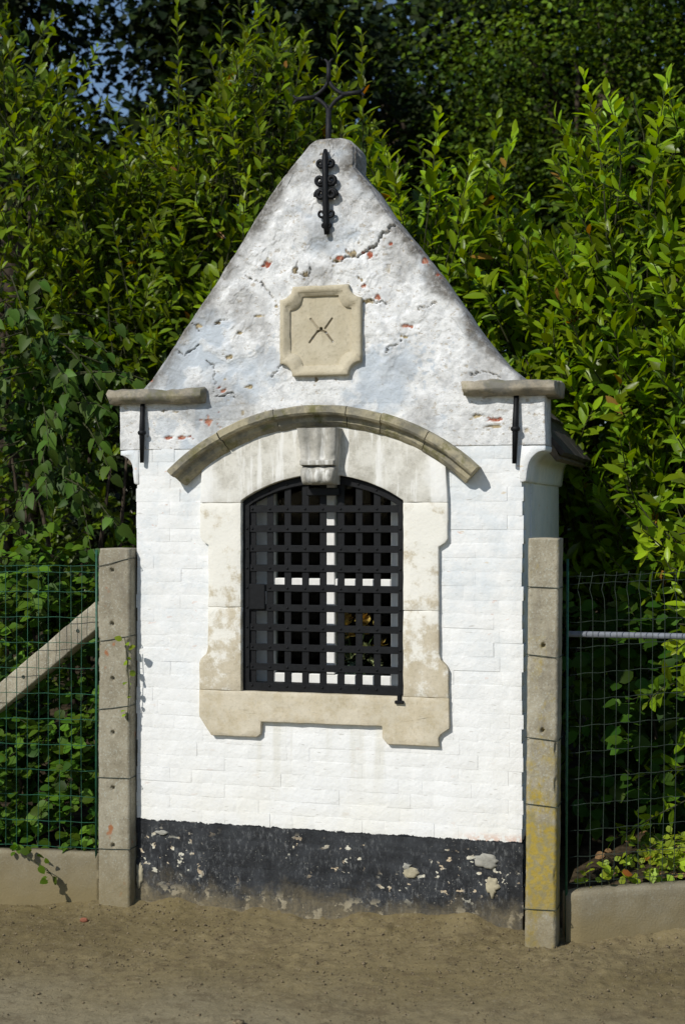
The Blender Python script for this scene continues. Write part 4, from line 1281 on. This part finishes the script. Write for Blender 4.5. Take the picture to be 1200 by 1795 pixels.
T_ROUND = leaf_tpl(0.74, [(0.0, 0.04), (0.14, 0.12), (0.30, 0.85), (0.55, 1.0), (0.82, 0.66), (1.0, 0.04)], 0.22, 0.16)
T_TREE = leaf_tpl(0.85, [(0.0, 0.05), (0.34, 1.0), (0.5, 0.62), (0.64, 0.72), (1.0, 0.02)], 0.22, 0.20)
T_WEED = leaf_tpl(0.80, [(0.0, 0.05), (0.25, 0.5), (0.55, 1.0), (0.85, 0.75), (1.0, 0.1)], 0.15, 0.2)

def nrm(a): return a / np.maximum(np.linalg.norm(a, axis=-1, keepdims=True), 1e-9)

class Leaves:
    def __init__(s): s.P, s.Y, s.Z, s.L, s.T = [], [], [], [], []
    def add(s, P, Y, Z, L, T):
        s.P.append(np.atleast_2d(P)); s.Y.append(np.atleast_2d(Y)); s.Z.append(np.atleast_2d(Z)); s.L.append(np.atleast_1d(L)); s.T.append(np.atleast_1d(T))
    def arr(s):
        P, Y, Z = np.concatenate(s.P), nrm(np.concatenate(s.Y)), np.concatenate(s.Z)
        Z = nrm(Z - Y * (Z * Y).sum(-1, keepdims=True))
        X = np.cross(Y, Z)
        return P, X, Y, Z, np.concatenate(s.L), np.concatenate(s.T)

FWD = np.array([-math.sin(YAW), math.cos(YAW), 0.0]); RGT = np.array([math.cos(YAW), math.sin(YAW), 0.0])
def in_view(P, Z, L):
    """rank of leaves by how large they can show: 0 when outside the frame, behind the chapel or behind nearer leaves."""
    q = P - CAM
    d = q @ FWD
    u = 600 + 2493 * (q @ RGT) / d
    v = 897.5 - 2493 * q[:, 2] / d
    ok = (u > 0) & (u < 1200) & (v > 0) & (v < 1795) & (d > 1)
    hid = ((u > 232) & (u < 975) & (v > 700)) | ((v > 250) & (np.abs(u - 582) < (v - 220) * 0.78) & (v <= 700))
    ok &= ~(hid & (P[:, 1] > 0.1))
    area = np.abs((nrm(q) * Z).sum(-1)) * (L / d) ** 2
    cell = (u // 16).astype(int) * 1000 + (v // 16).astype(int)
    order = np.argsort(d)
    _, fi = np.unique(cell[order], return_index=True)
    frontmost = np.zeros(len(d), bool); frontmost[order[fi]] = True
    return np.where(ok & frontmost, area, 0)

def emit(root, lv, tpl, mat, n_single, name='foliage'):
    P, X, Y, Z, L, T = lv.arr()
    TV, TF = tpl
    n = len(P)
    single = np.zeros(n, bool)
    if n_single:
        a = in_view(P + Y * (L * 0.5)[:, None], Z, L)
        k = min(n_single, int((a > 0).sum()))
        if k: single[np.argsort(-a)[:k]] = True
    r0 = np.array(root.location)
    key = name + mat.name
    me = bpy.data.meshes.get('leaf_' + mat.name)
    if me is None:
        me = mesh_np('leaf_' + mat.name, TV, [TF], mat)
    for i in np.nonzero(single)[0]:
        o = bpy.data.objects.new('leaf', me)
        col.objects.link(o)
        o.parent = root
        mtx = Matrix.Identity(4)
        for c_, ax in enumerate((X[i], Y[i], Z[i])):
            for r_ in range(3): mtx[r_][c_] = float(ax[r_] * L[i])
        for r_ in range(3): mtx[r_][3] = float(P[i][r_] - r0[r_])
        o.matrix_basis = mtx
        o.color = (1, 1, 1, 1.0 - float(np.clip(T[i], 0, 1)))
    kp = ~single
    P, X, Y, Z, L, T = P[kp], X[kp], Y[kp], Z[kp], L[kp], T[kp]
    n = len(P)
    W = (TV[None, :, 0:1] * X[:, None] + TV[None, :, 1:2] * Y[:, None] + TV[None, :, 2:3] * Z[:, None]) * L[:, None, None] + (P - r0)[:, None]
    F = (TF[None] + (np.arange(n) * len(TV))[:, None, None]).reshape(-1, TF.shape[1])
    o = link(name, mesh_np(name, W.reshape(-1, 3), [F], mat, attrs={'tint': ('FLOAT', np.repeat(T, len(TV)))}), root)
    o['kind'] = 'stuff'
    return o

def rand_dirs(n, r=rng):
    return nrm(r.normal(size=(n, 3)))

def shoot(lv, base, d, length, leaf, r, young=0.5, spacing=0.020, stems=None):
    """an upright laurel shoot: leaves spiral up the stem, steeper and smaller to the tip."""
    d = d / np.linalg.norm(d)
    a = np.cross(d, [0.31, 0.17, 0.93]); a /= np.linalg.norm(a); b = np.cross(d, a)
    n = max(5, int(length / spacing))
    t = (np.arange(n) + 0.5) / n
    bend = r.normal(0, 0.05, 3)
    P = base + d * (length * t)[:, None] + bend * (t * t)[:, None]
    ph = np.arange(n) * 2.39996 + r.uniform(0, 6.28) + r.normal(0, 0.3, n)
    rad = a * np.cos(ph)[:, None] + b * np.sin(ph)[:, None]
    el = np.radians(66 - 40 * t + r.normal(0, 15, n))
    Y = d * np.cos(el)[:, None] + rad * np.sin(el)[:, None]
    Zn = d * np.sin(el)[:, None] - rad * np.cos(el)[:, None]
    Zn = Zn + r.normal(0, 0.30, (n, 3)) + np.array(sdir) * 0.55
    L = leaf * (1.05 - 0.45 * t ** 2) * r.uniform(0.62, 1.22, n)
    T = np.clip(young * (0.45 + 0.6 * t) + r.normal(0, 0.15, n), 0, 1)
    lv.add(P, Y, Zn, L, T)
    if stems is not None: stems.append((base - d * 0.25, base, P[n // 2], P[-1]))

def shrub(name, label, cat, c, rad, n_shoots, n_inner, leaf, mat, seed, group, n_single=200, up=0.8, young=0.6, tpl=T_LAUREL, length=(0.18, 0.42), face=0.55, trunk_n=4, extra=None, zmin=None, topbias=0.0):
    r = np.random.default_rng(seed)
    c, rad = np.array(c, float), np.array(rad, float)
    root = tag(empty(name, (c[0], c[1], 0.15)), label, cat, group)
    lv, stems = Leaves(), []
    tocam = nrm(CAM - c); tocam[2] = 0; tocam = nrm(tocam)
    k = 0
    while k < n_shoots:
        q = rand_dirs(1, r)[0]
        if q @ tocam < -0.25 and q[2] < 0.5: continue
        q[2] = q[2] + topbias; q = q / np.linalg.norm(q)
        s = r.uniform(0.72, 1.02) * (1 + 0.16 * float(fbm(q[0] * 2.2, q[1] * 2.2, q[2] * 2.2 + seed, 2, seed)))
        p = c + q * rad * s
        if zmin is not None and p[2] < zmin: continue
        d = np.array([0, 0, up]) + nrm(q * np.array([1, 1, 0.3])) * face * r.uniform(0.4, 1.3) + r.normal(0, 0.22, 3)
        yg = young * (0.55 + 0.45 * np.clip(q[2] + 0.5, 0, 1)) * r.uniform(0.25, 1.25)
        shoot(lv, p, d, r.uniform(*length), leaf * r.uniform(0.85, 1.15), r, yg, stems=stems)
        k += 1
    if extra:
        for p, d, ln, yg in extra:
            shoot(lv, np.array(p, float), np.array(d, float), ln, leaf, r, yg, stems=stems)
    # older leaves filling the inside, tinted darker to paint the shade between shoots
    q = rand_dirs(n_inner, r)
    p = c + q * rad * (r.uniform(0.35, 0.98, n_inner) ** 0.6)[:, None]
    if zmin is not None: p[:, 2] = np.maximum(p[:, 2], zmin + r.uniform(0, 0.5, n_inner))
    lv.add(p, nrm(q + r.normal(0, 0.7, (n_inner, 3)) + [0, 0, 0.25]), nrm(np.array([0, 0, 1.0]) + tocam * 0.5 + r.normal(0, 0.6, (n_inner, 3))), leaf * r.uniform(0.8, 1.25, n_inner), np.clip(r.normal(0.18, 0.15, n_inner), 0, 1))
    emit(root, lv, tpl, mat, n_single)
    m = MB()
    r0 = np.array(root.location)
    for s_ in stems:
        m.tube([tuple(x - r0) for x in s_], [0.004, 0.0035, 0.003, 0.0018], 4, cap=False)
    m.build('twigs', M['twig'], root)['kind'] = 'stuff'
    for i in range(trunk_n):
        m = MB()
        a = r.uniform(0, 6.28)
        e = np.array([c[0] + 0.6 * rad[0] * math.cos(a), c[1] + 0.4 * rad[1] * math.sin(a), c[2] + 0.5 * rad[2]])
        b_ = np.array([c[0] + 0.1 * math.cos(a), c[1] + 0.1 * math.sin(a), 0.12 + 0.10 * max(0, c[1] - 0.3)])
        mid = (e + b_) / 2 + r.normal(0, 0.06, 3)
        m.tube([tuple(x - r0) for x in (b_, mid, e)], [0.03, 0.022, 0.008], 7)
        m.build('stem', M['bark'], root, smooth=True)
    return root

G1 = 'cherry laurel shrubs of the hedge'
# sunny side, beyond the chapel
shrub('laurel_shrub', 'bright laurel shrub rising just behind the bare edge of the gable', 'shrub', (0.02, 1.85, 1.75), (0.62, 0.50, 1.55), 150, 1500, 0.112, M['laurel'], 101, G1, 220, topbias=0.35,
      extra=[((0.10, 1.5, 3.05), (0.15, -0.1, 1), 0.50, 0.95), ((-0.02, 1.5, 3.0), (-0.2, -0.1, 1), 0.42, 0.9), ((0.24, 1.5, 2.98), (0.3, -0.1, 1), 0.40, 0.9)])
shrub('laurel_shrub', 'sunlit laurel shrub with a low top, next to the one behind the gable', 'shrub', (0.60, 1.85, 1.60), (0.60, 0.55, 1.50), 170, 1700, 0.114, M['laurel'], 102, G1, 250, topbias=0.25)
shrub('laurel_shrub', 'tall laurel shrub with upright new shoots above the chapel eaves', 'shrub', (1.12, 1.70, 1.75), (0.55, 0.55, 1.60), 190, 1700, 0.119, M['laurel'], 103, G1, 280, zmin=0.9, topbias=0.2,
      extra=[((0.98, 1.35, 3.10), (-0.05, -0.1, 1), 0.55, 0.9), ((1.06, 1.35, 3.18), (0.12, -0.1, 1), 0.40, 0.85), ((1.20, 1.3, 3.05), (0.1, -0.1, 1), 0.5, 0.85)])
shrub('laurel_shrub', 'tall laurel shrub behind the rail fence, topping the hedge at its end', 'shrub', (1.62, 1.45, 1.85), (0.55, 0.55, 1.65), 170, 1500, 0.121, M['laurel'], 104, G1, 250, zmin=0.9, topbias=0.2)
shrub('laurel_shrub', 'small laurel with drooping bright leaves pushing through the rail fence', 'shrub', (1.50, 0.62, 1.05), (0.17, 0.26, 0.72), 34, 160, 0.095, M['laurel'], 105, G1, 220, up=0.15, face=0.8, young=1.0, trunk_n=2)
# shadier side
G2 = 'darker laurel shrubs beyond the chapel and brace'
shrub('laurel_shrub', 'narrow laurel shrub whose shoots stand behind the iron cross', 'shrub', (-0.55, 2.15, 1.95), (0.55, 0.50, 1.75), 150, 1500, 0.103, M['laurel_shaded'], 106, G2, 160, young=0.7, topbias=0.3,
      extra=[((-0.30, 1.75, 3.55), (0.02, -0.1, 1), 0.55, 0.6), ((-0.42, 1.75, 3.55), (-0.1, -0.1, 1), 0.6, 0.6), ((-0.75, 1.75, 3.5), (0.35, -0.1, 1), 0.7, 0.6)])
shrub('laurel_shrub', 'broad shaded laurel shrub beside the sloping gable edge', 'shrub', (-1.05, 1.95, 2.1), (0.62, 0.55, 1.95), 220, 1900, 0.100, M['laurel_shaded'], 107, G2, 260, zmin=2.25, up=0.6, face=0.6, young=0.7, topbias=0.15,
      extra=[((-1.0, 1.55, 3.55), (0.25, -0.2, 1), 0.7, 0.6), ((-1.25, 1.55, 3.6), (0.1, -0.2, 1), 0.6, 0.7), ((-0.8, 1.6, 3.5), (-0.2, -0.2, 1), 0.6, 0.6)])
shrub('laurel_shrub', 'shaded laurel shrub under the patch of blue sky', 'shrub', (-1.70, 1.80, 1.9), (0.62, 0.55, 1.62), 210, 1900, 0.098, M['laurel_shaded'], 108, G2, 260, zmin=2.2, up=0.5, face=0.6, young=0.7)
shrub('laurel_shrub', 'shaded laurel shrub cut off by the picture edge above the lilac', 'shrub', (-2.28, 1.60, 2.35), (0.60, 0.55, 1.95), 210, 1700, 0.098, M['laurel_shaded'], 109, G2, 200, up=0.5, face=0.6, young=0.7)
shrub('laurel_shrub', 'short bright laurel sprouts at the gable edge above the cap stone', 'shrub', (-0.72, 1.32, 2.10), (0.22, 0.16, 0.55), 34, 200, 0.088, M['laurel'], 110, G1, 130, young=0.95, trunk_n=2)

shrub('shade_undergrowth', 'undergrowth coloured dark for the shaded hollow between lilac and white chapel wall', 'shrub', (-1.35, 2.55, 1.2), (1.5, 0.45, 1.35), 150, 2600, 0.11, M['dark_tree'], 111, None, 100, young=0.35, up=0.3)  # added undergrowth; its near-black leaves paint the shade of the hollow
# drooping broad-leaved shrub (lilac) beside the chapel
def lilac():
    r = np.random.default_rng(201)
    c = np.array([-1.56, 0.60, 2.05])
    root = tag(empty('lilac_shrub', (-1.47, 0.62, 0.15)), 'lilac shrub with dull green drooping heart-shaped leaves above the brace', 'shrub')
    lv = Leaves()
    rad = np.array([0.40, 0.28, 0.60])
    m = MB()
    r0 = np.array(root.location)
    for i in range(62):
        q = rand_dirs(1, r)[0]
        if q[1] > 0.3: q[1] = -q[1]
        p = c + q * rad * r.uniform(0.6, 1.05)
        d = nrm(q * [0.7, 0.9, 0.1] + [0, -0.1, -0.25] + r.normal(0, 0.25, 3))
        n = 7
        t = (np.arange(n) + .5) / n
        B = p + d * (0.34 * t)[:, None] + np.array([0, 0, -0.10]) * (t * t)[:, None]
        side = np.cross(d, [0, 0, 1.0]); side /= np.linalg.norm(side)
        Y = side * np.where(np.arange(n) % 2, 1, -1)[:, None] * 0.75 + d * 0.5 + np.array([0, 0, -0.85]) + r.normal(0, 0.25, (n, 3))
        Z = np.array([0, -0.75, 0.75]) + r.normal(0, 0.35, (n, 3))
        lv.add(B, Y, Z, r.uniform(0.055, 0.095, n), np.clip(r.normal(0.5, 0.25, n), 0, 1))
        m.tube([tuple(x - r0) for x in (p - d * 0.1, p, B[n // 2], B[-1])], [0.004, 0.0035, 0.003, 0.0015], 4, cap=False)
    n = 500
    q = rand_dirs(n, r)
    lv.add(c + q * rad * r.uniform(0.3, 0.8, n)[:, None] + [0, 0.15, 0], nrm(r.normal(0, 0.6, (n, 3)) + [0, 0, -0.6]), nrm(r.normal(0, 0.5, (n, 3)) + [0, -0.6, 0.7]), r.uniform(0.05, 0.09, n), np.clip(r.normal(0.1, 0.1, n), 0, 1))
    emit(root, lv, T_LILAC, M['lilac'], 280)
    m.build('twigs', M['twig'], root)['kind'] = 'stuff'
    for i in range(4):
        a = i * 1.7
        m = MB(); m.tube([(0.1 * math.cos(a), 0.1 * math.sin(a) + 0.2, 0), (0.2 * math.cos(a), 0.15, 0.8), (0.35 * math.cos(a + .4), 0.05, 1.7)], [0.022, 0.016, 0.006], 7)
        m.build('stem', M['bark'], root, smooth=True)
lilac()

def bramble(name, label, c, rad, n, leaf, seed, n_single, young=0.5, mat='bramble', tpl=T_ROUND, grp='leafy brambles behind the wire fences', dense=1.0):
    r = np.random.default_rng(seed)
    c, rad = np.array(c, float), np.array(rad, float)
    root = tag(empty(name, (c[0], c[1], 0.13)), label, 'bramble', grp)
    lv = Leaves(); m = MB(); r0 = np.array(root.location)
    for i in range(n):
        q = rand_dirs(1, r)[0]
        if q[1] > 0.2: q[1] = -q[1]
        p = c + q * rad * r.uniform(0.55, 1.0)
        p[2] = max(p[2], 0.14)
        d = nrm(r.normal(0, 0.5, 3) + np.array([0, -0.5, 0.35]))
        k = 8
        t = (np.arange(k) + .5) / k
        B = p + d * (0.24 * t)[:, None] - np.array([0, 0, 0.06]) * (t * t)[:, None]
        side = np.cross(d, [0, 0, 1.0]); side /= np.linalg.norm(side)
        Y = side * np.where(np.arange(k) % 2, 1, -1)[:, None] + d * 0.4 + r.normal(0, 0.3, (k, 3)) + np.array([0, 0, -0.15])
        Z = np.array([0.0, -0.65, 0.85]) + r.normal(0, 0.35, (k, 3))
        lv.add(B, Y, Z, leaf * r.uniform(0.65, 1.2, k), np.clip(young + r.normal(0, 0.28, k), 0, 1))
        m.tube([tuple(x - r0) for x in (p, B[k // 2], B[-1])], [0.0025, 0.002, 0.0012], 4, cap=False)
    k = int(420 * dense)
    q = rand_dirs(k, r)
    p = c + q * rad * r.uniform(0.2, 0.9, k)[:, None] + [0, 0.10, 0]
    p[:, 2] = np.maximum(p[:, 2], 0.14)
    lv.add(p, rand_dirs(k, r), nrm(r.normal(0, 0.5, (k, 3)) + [0, -0.5, 0.8]), leaf * r.uniform(0.8, 1.3, k), np.clip(r.normal(0.05, 0.1, k), 0, 1))
    emit(root, lv, tpl, M[mat], n_single)
    m.build('twigs', M['twig'], root)['kind'] = 'stuff'
    m = MB(); m.tube([(0, 0, -0.05), (0.05, 0, c[2] * 0.5), (0, -0.05, c[2])], [0.012, 0.009, 0.004], 6)
    m.build('stem', M['bark'], root, smooth=True)
bramble('bramble_bush', 'small-leaved bramble below the diagonal brace, close to the post', (-1.12, 0.30, 0.48), (0.24, 0.20, 0.46), 85, 0.060, 301, 220)
bramble('bramble_bush', 'small-leaved bramble filling the mesh corner at the board end', (-1.50, 0.22, 0.50), (0.26, 0.20, 0.50), 85, 0.060, 302, 220)
bramble('bramble_bush', 'leafy bramble above the slanting brace, topped by lighter sprays', (-1.46, 0.34, 1.16), (0.30, 0.20, 0.30), 60, 0.060, 303, 200, 0.6)
bramble('bramble_bush', 'sparse dark bramble between brace and post top', (-1.05, 0.42, 1.12), (0.18, 0.16, 0.26), 22, 0.058, 304, 90, 0.3)
bramble('bramble_bush', 'dim undergrowth of bramble shaded behind the rail fence', (1.22, 0.85, 0.70), (0.42, 0.25, 0.62), 60, 0.085, 305, 150, 0.1)

# ivy hanging over the board, sprig on the post, weeds on the kerb
def sprig(name, label, cat, pts, leaf, mat, tpl, seed, nl, group=None, spread=0.02, tint=0.8, zdir=(0, -0.8, 0.6), ydir=None):
    r = np.random.default_rng(seed)
    root = tag(empty(name, pts[0]), label, cat, group)
    pts = np.array(pts, float)
    lv = Leaves()
    t = np.linspace(0.05, 1, nl)
    seg = np.linspace(0, 1, len(pts))
    B = np.stack([np.interp(t, seg, pts[:, k]) for k in range(3)], -1)
    B = B + r.normal(0, spread * 0.3, (nl, 3))
    Y = r.normal(0, 0.7, (nl, 3)) + np.array(ydir if ydir else (0, -0.3, 0.1))
    Z = np.array(zdir) + r.normal(0, 0.3, (nl, 3))
    lv.add(B, Y, Z, leaf * r.uniform(0.65, 1.2, nl), np.clip(r.normal(tint, 0.15, nl), 0, 1))
    P, X, Y, Z, L, T = lv.arr()
    me = bpy.data.meshes.get('leaf_' + mat.name + name) or mesh_np('leaf_' + mat.name + name, tpl[0], [tpl[1]], mat)
    for i in range(nl):
        o = bpy.data.objects.new('leaf', me); col.objects.link(o); o.parent = root
        mtx = Matrix.Identity(4)
        for c_, ax in enumerate((X[i], Y[i], Z[i])):
            for r_ in range(3): mtx[r_][c_] = float(ax[r_] * L[i])
        for r_ in range(3): mtx[r_][3] = float(P[i][r_] - pts[0][r_])
        o.matrix_basis = mtx
        o.color = (1, 1, 1, 1 - float(T[i]))
    m = MB(); m.tube([tuple(p - pts[0]) for p in pts], 0.0018, 5); m.build('stalk', M['twig'], root)
sprig('ivy_sprig', 'bright young sprig climbing in the gap between post and white wall', 'sprig', [(-0.815, -0.060, 0.72), (-0.805, -0.066, 0.85), (-0.808, -0.075, 0.97), (-0.815, -0.085, 1.06)], 0.034, M['weed'], T_ROUND, 401, 11, None, 0.03, 0.55)
sprig('ivy_trail', 'ivy trail with lobed leaves hanging over the soiled kerb board', 'ivy', [(-1.36, -0.03, 0.18), (-1.30, -0.10, 0.165), (-1.22, -0.125, 0.14), (-1.15, -0.115, 0.10), (-1.12, -0.11, 0.06)], 0.042, M['bramble'], T_ROUND, 402, 14, None, 0.05, 0.75)
for i, (x, k, hgt, lab) in enumerate(((1.045, 8, 0.05, 'tiny yellow-green weed nearest the lichen stained post on the kerb'), (1.13, 16, 0.07, 'low yellow-green weed second along the kerb'), (1.205, 26, 0.11, 'leafy yellow-green weed in the middle of the kerb edge'),
                                      (1.29, 26, 0.10, 'yellow-green weed among dead leaves near the frame edge'), (1.37, 22, 0.13, 'reddish tinged weed at the far end of the kerb'))):
    y = -0.095 + 0.344 * (x - 0.985) + 0.06
    z = 0.165 + 0.06 * (x - 0.985)
    sprig('weed', lab, 'weed', [(x, y, z - 0.02), (x - 0.01, y - 0.015, z + hgt * 0.6), (x + 0.015, y - 0.03, z + hgt)], 0.040, M['weed'], T_WEED, 410 + i, k, 'weeds along the kerb', 0.08, 0.85, (0, -0.5, 0.9), (0, -0.3, 0.25))
bramble('bramble_bush', 'low bright creeper carpeting the bank behind the kerb weeds', (1.42, 0.42, 0.20), (0.32, 0.10, 0.07), 24, 0.036, 306, 160, 0.75, 'weed', dense=0.3)
# dead leaves on the bank behind the kerb
n = 90
r = np.random.default_rng(77)
px, py = r.uniform(1.0, 1.9, n), r.uniform(0.05, 0.75, n)
pz = 0.15 + 0.10 * np.clip(py - 0.3, 0, 9) + 0.10 * np.clip(px - 1.1, 0, 1.2) + 0.03
lv = Leaves(); lv.add(np.stack([px, py, pz], -1), nrm(r.normal(0, 1, (n, 3)) * [1, 1, 0.25]), nrm(r.normal(0, 0.35, (n, 3)) + [0, -0.25, 1]), r.uniform(0.03, 0.06, n), r.random(n))
P, X, Y, Z, L, T = lv.arr()
W = (T_ROUND[0][None, :, 0:1] * X[:, None] + T_ROUND[0][None, :, 1:2] * Y[:, None] + T_ROUND[0][None, :, 2:3] * Z[:, None]) * L[:, None, None] + P[:, None]
F = (T_ROUND[1][None] + (np.arange(n) * len(T_ROUND[0]))[:, None, None]).reshape(-1, 4)
tag(link('fallen_leaves', mesh_np('fallen_leaves', W.reshape(-1, 3), [F], M['dead'])), 'brown dead leaves lying on the bank behind the kerb', 'leaves', kind='stuff')

# ---- trees behind
def tree(name, label, trunk, crowns, mat, leaf, n_cl, per, seed, group, trunk_r=0.16, flat=0.55, shell=0.25, csz=(0.15, 0.30)):
    r = np.random.default_rng(seed)
    root = tag(empty(name, (trunk[0], trunk[1], 0.3)), label, 'tree', group)
    r0 = np.array(root.location)
    lv = Leaves()
    m = MB()
    top = np.array(crowns[0][0], float)
    tb = np.array([trunk[0], trunk[1], 0.2])
    mid = (tb + top) / 2 + r.normal(0, 0.15, 3)
    m.tube([tuple(x - r0) for x in (tb, mid, top)], [trunk_r, trunk_r * 0.75, trunk_r * 0.35], 10)
    for c, rad, share in crowns:
        c, rad = np.array(c, float), np.array(rad, float)
        k = int(n_cl * share)
        q = rand_dirs(k, r)
        s = r.uniform(shell, 1.0, k) ** 0.45
        C = c + q * rad * s[:, None]
        tocam = nrm(CAM - c)
        m.tube([tuple(x - r0) for x in (mid, (mid + c) / 2 + r.normal(0, 0.2, 3), c)], [trunk_r * 0.5, trunk_r * 0.3, trunk_r * 0.12], 7)
        for i in range(0, k, 6):
            m.tube([tuple(x - r0) for x in (c * 0.6 + mid * 0.4, (c + C[i]) / 2 + r.normal(0, 0.1, 3), C[i])], [0.03, 0.02, 0.006], 5, cap=False)
        for i in range(k):
            n = int(per * r.uniform(0.6, 1.4))
            sz = r.uniform(*csz)
            off = r.normal(0, 1, (n, 3)) * [sz, sz, sz * flat]
            Pl = C[i] + off
            Y = nrm(off * [1, 1, 0.2] + r.normal(0, 0.5, (n, 3)) * sz * 2 + [0, 0, -0.25 * sz])
            Z = nrm(np.array([0, 0, 0.8]) + tocam * 0.45 + r.normal(0, 0.4, (n, 3)))
            T = np.clip(0.35 + 0.6 * off[:, 2] / (sz * flat) * 0.6 + r.normal(0, 0.2, n) + r.normal(0, 0.12), 0, 1)  # clump tops tinted lighter, undersides darker: light and shade in the leaf colour
            lv.add(Pl, Y, Z, leaf * r.uniform(0.7, 1.2, n), T)
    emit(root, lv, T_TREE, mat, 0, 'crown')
    m.build('trunk', M['bark'], root, smooth=True)
G3 = 'trees behind the hedge'
tree('maple_tree', 'maple with dense rounded leaf clumps above the sunny laurels', (-0.6, 7.6), [((0.55, 6.2, 5.0), (1.5, 1.1, 1.0), 1.0), ((1.9, 5.6, 4.9), (1.2, 1.0, 1.2), 0.8), ((1.0, 7.2, 6.6), (2.4, 1.3, 1.0), 0.7)], M['maple'], 0.048, 30, 520, 501, G3, shell=0.45, csz=(0.20, 0.36))
tree('maple_tree', 'low young maple half hidden behind the laurel tops', (1.6, 4.6), [((1.35, 4.4, 3.3), (1.0, 0.6, 0.75), 1.0)], M['maple'], 0.048, 18, 260, 502, G3, 0.06, shell=0.3, csz=(0.14, 0.26))
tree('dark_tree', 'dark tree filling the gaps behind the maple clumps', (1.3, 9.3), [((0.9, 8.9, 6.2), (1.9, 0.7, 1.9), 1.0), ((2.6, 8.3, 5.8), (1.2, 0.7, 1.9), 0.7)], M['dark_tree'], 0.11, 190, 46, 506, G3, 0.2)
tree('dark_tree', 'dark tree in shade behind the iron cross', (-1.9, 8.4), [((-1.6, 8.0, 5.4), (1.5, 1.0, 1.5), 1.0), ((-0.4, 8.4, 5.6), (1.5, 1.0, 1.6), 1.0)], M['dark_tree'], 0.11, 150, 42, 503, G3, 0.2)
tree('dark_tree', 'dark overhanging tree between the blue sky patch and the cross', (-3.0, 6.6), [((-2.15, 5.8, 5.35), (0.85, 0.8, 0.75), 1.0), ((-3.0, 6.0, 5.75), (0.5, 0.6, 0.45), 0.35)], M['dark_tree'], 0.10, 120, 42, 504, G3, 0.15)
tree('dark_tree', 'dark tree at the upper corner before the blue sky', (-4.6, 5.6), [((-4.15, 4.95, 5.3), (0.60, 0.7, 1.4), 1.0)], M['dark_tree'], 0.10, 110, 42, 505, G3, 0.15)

# the wood further back closes the view under the tree crowns
r = np.random.default_rng(600)
n = 38000
px = r.uniform(-7.5, 5.5, n)
py = 9.6 + 0.5 * np.abs(r.normal(0, 1.2, n))
pz = r.uniform(0.8, 1.0, n) * 0 + r.uniform(0.9, 6.1, n) + 0.5 * fbm(px * 0.8, py * 0.8, 0, 3, 5)
lv = Leaves(); lv.add(np.stack([px, py, pz], -1), rand_dirs(n, r), nrm(r.normal(0, 0.5, (n, 3)) + [0, -0.5, 0.8]), r.uniform(0.14, 0.24, n), np.clip(r.normal(0.3, 0.25, n), 0, 1))
P, X, Y, Z, L, T = lv.arr()
W = (T_TREE[0][None, :, 0:1] * X[:, None] + T_TREE[0][None, :, 1:2] * Y[:, None] + T_TREE[0][None, :, 2:3] * Z[:, None]) * L[:, None, None] + P[:, None]
F = (T_TREE[1][None] + (np.arange(n) * len(T_TREE[0]))[:, None, None]).reshape(-1, 4)
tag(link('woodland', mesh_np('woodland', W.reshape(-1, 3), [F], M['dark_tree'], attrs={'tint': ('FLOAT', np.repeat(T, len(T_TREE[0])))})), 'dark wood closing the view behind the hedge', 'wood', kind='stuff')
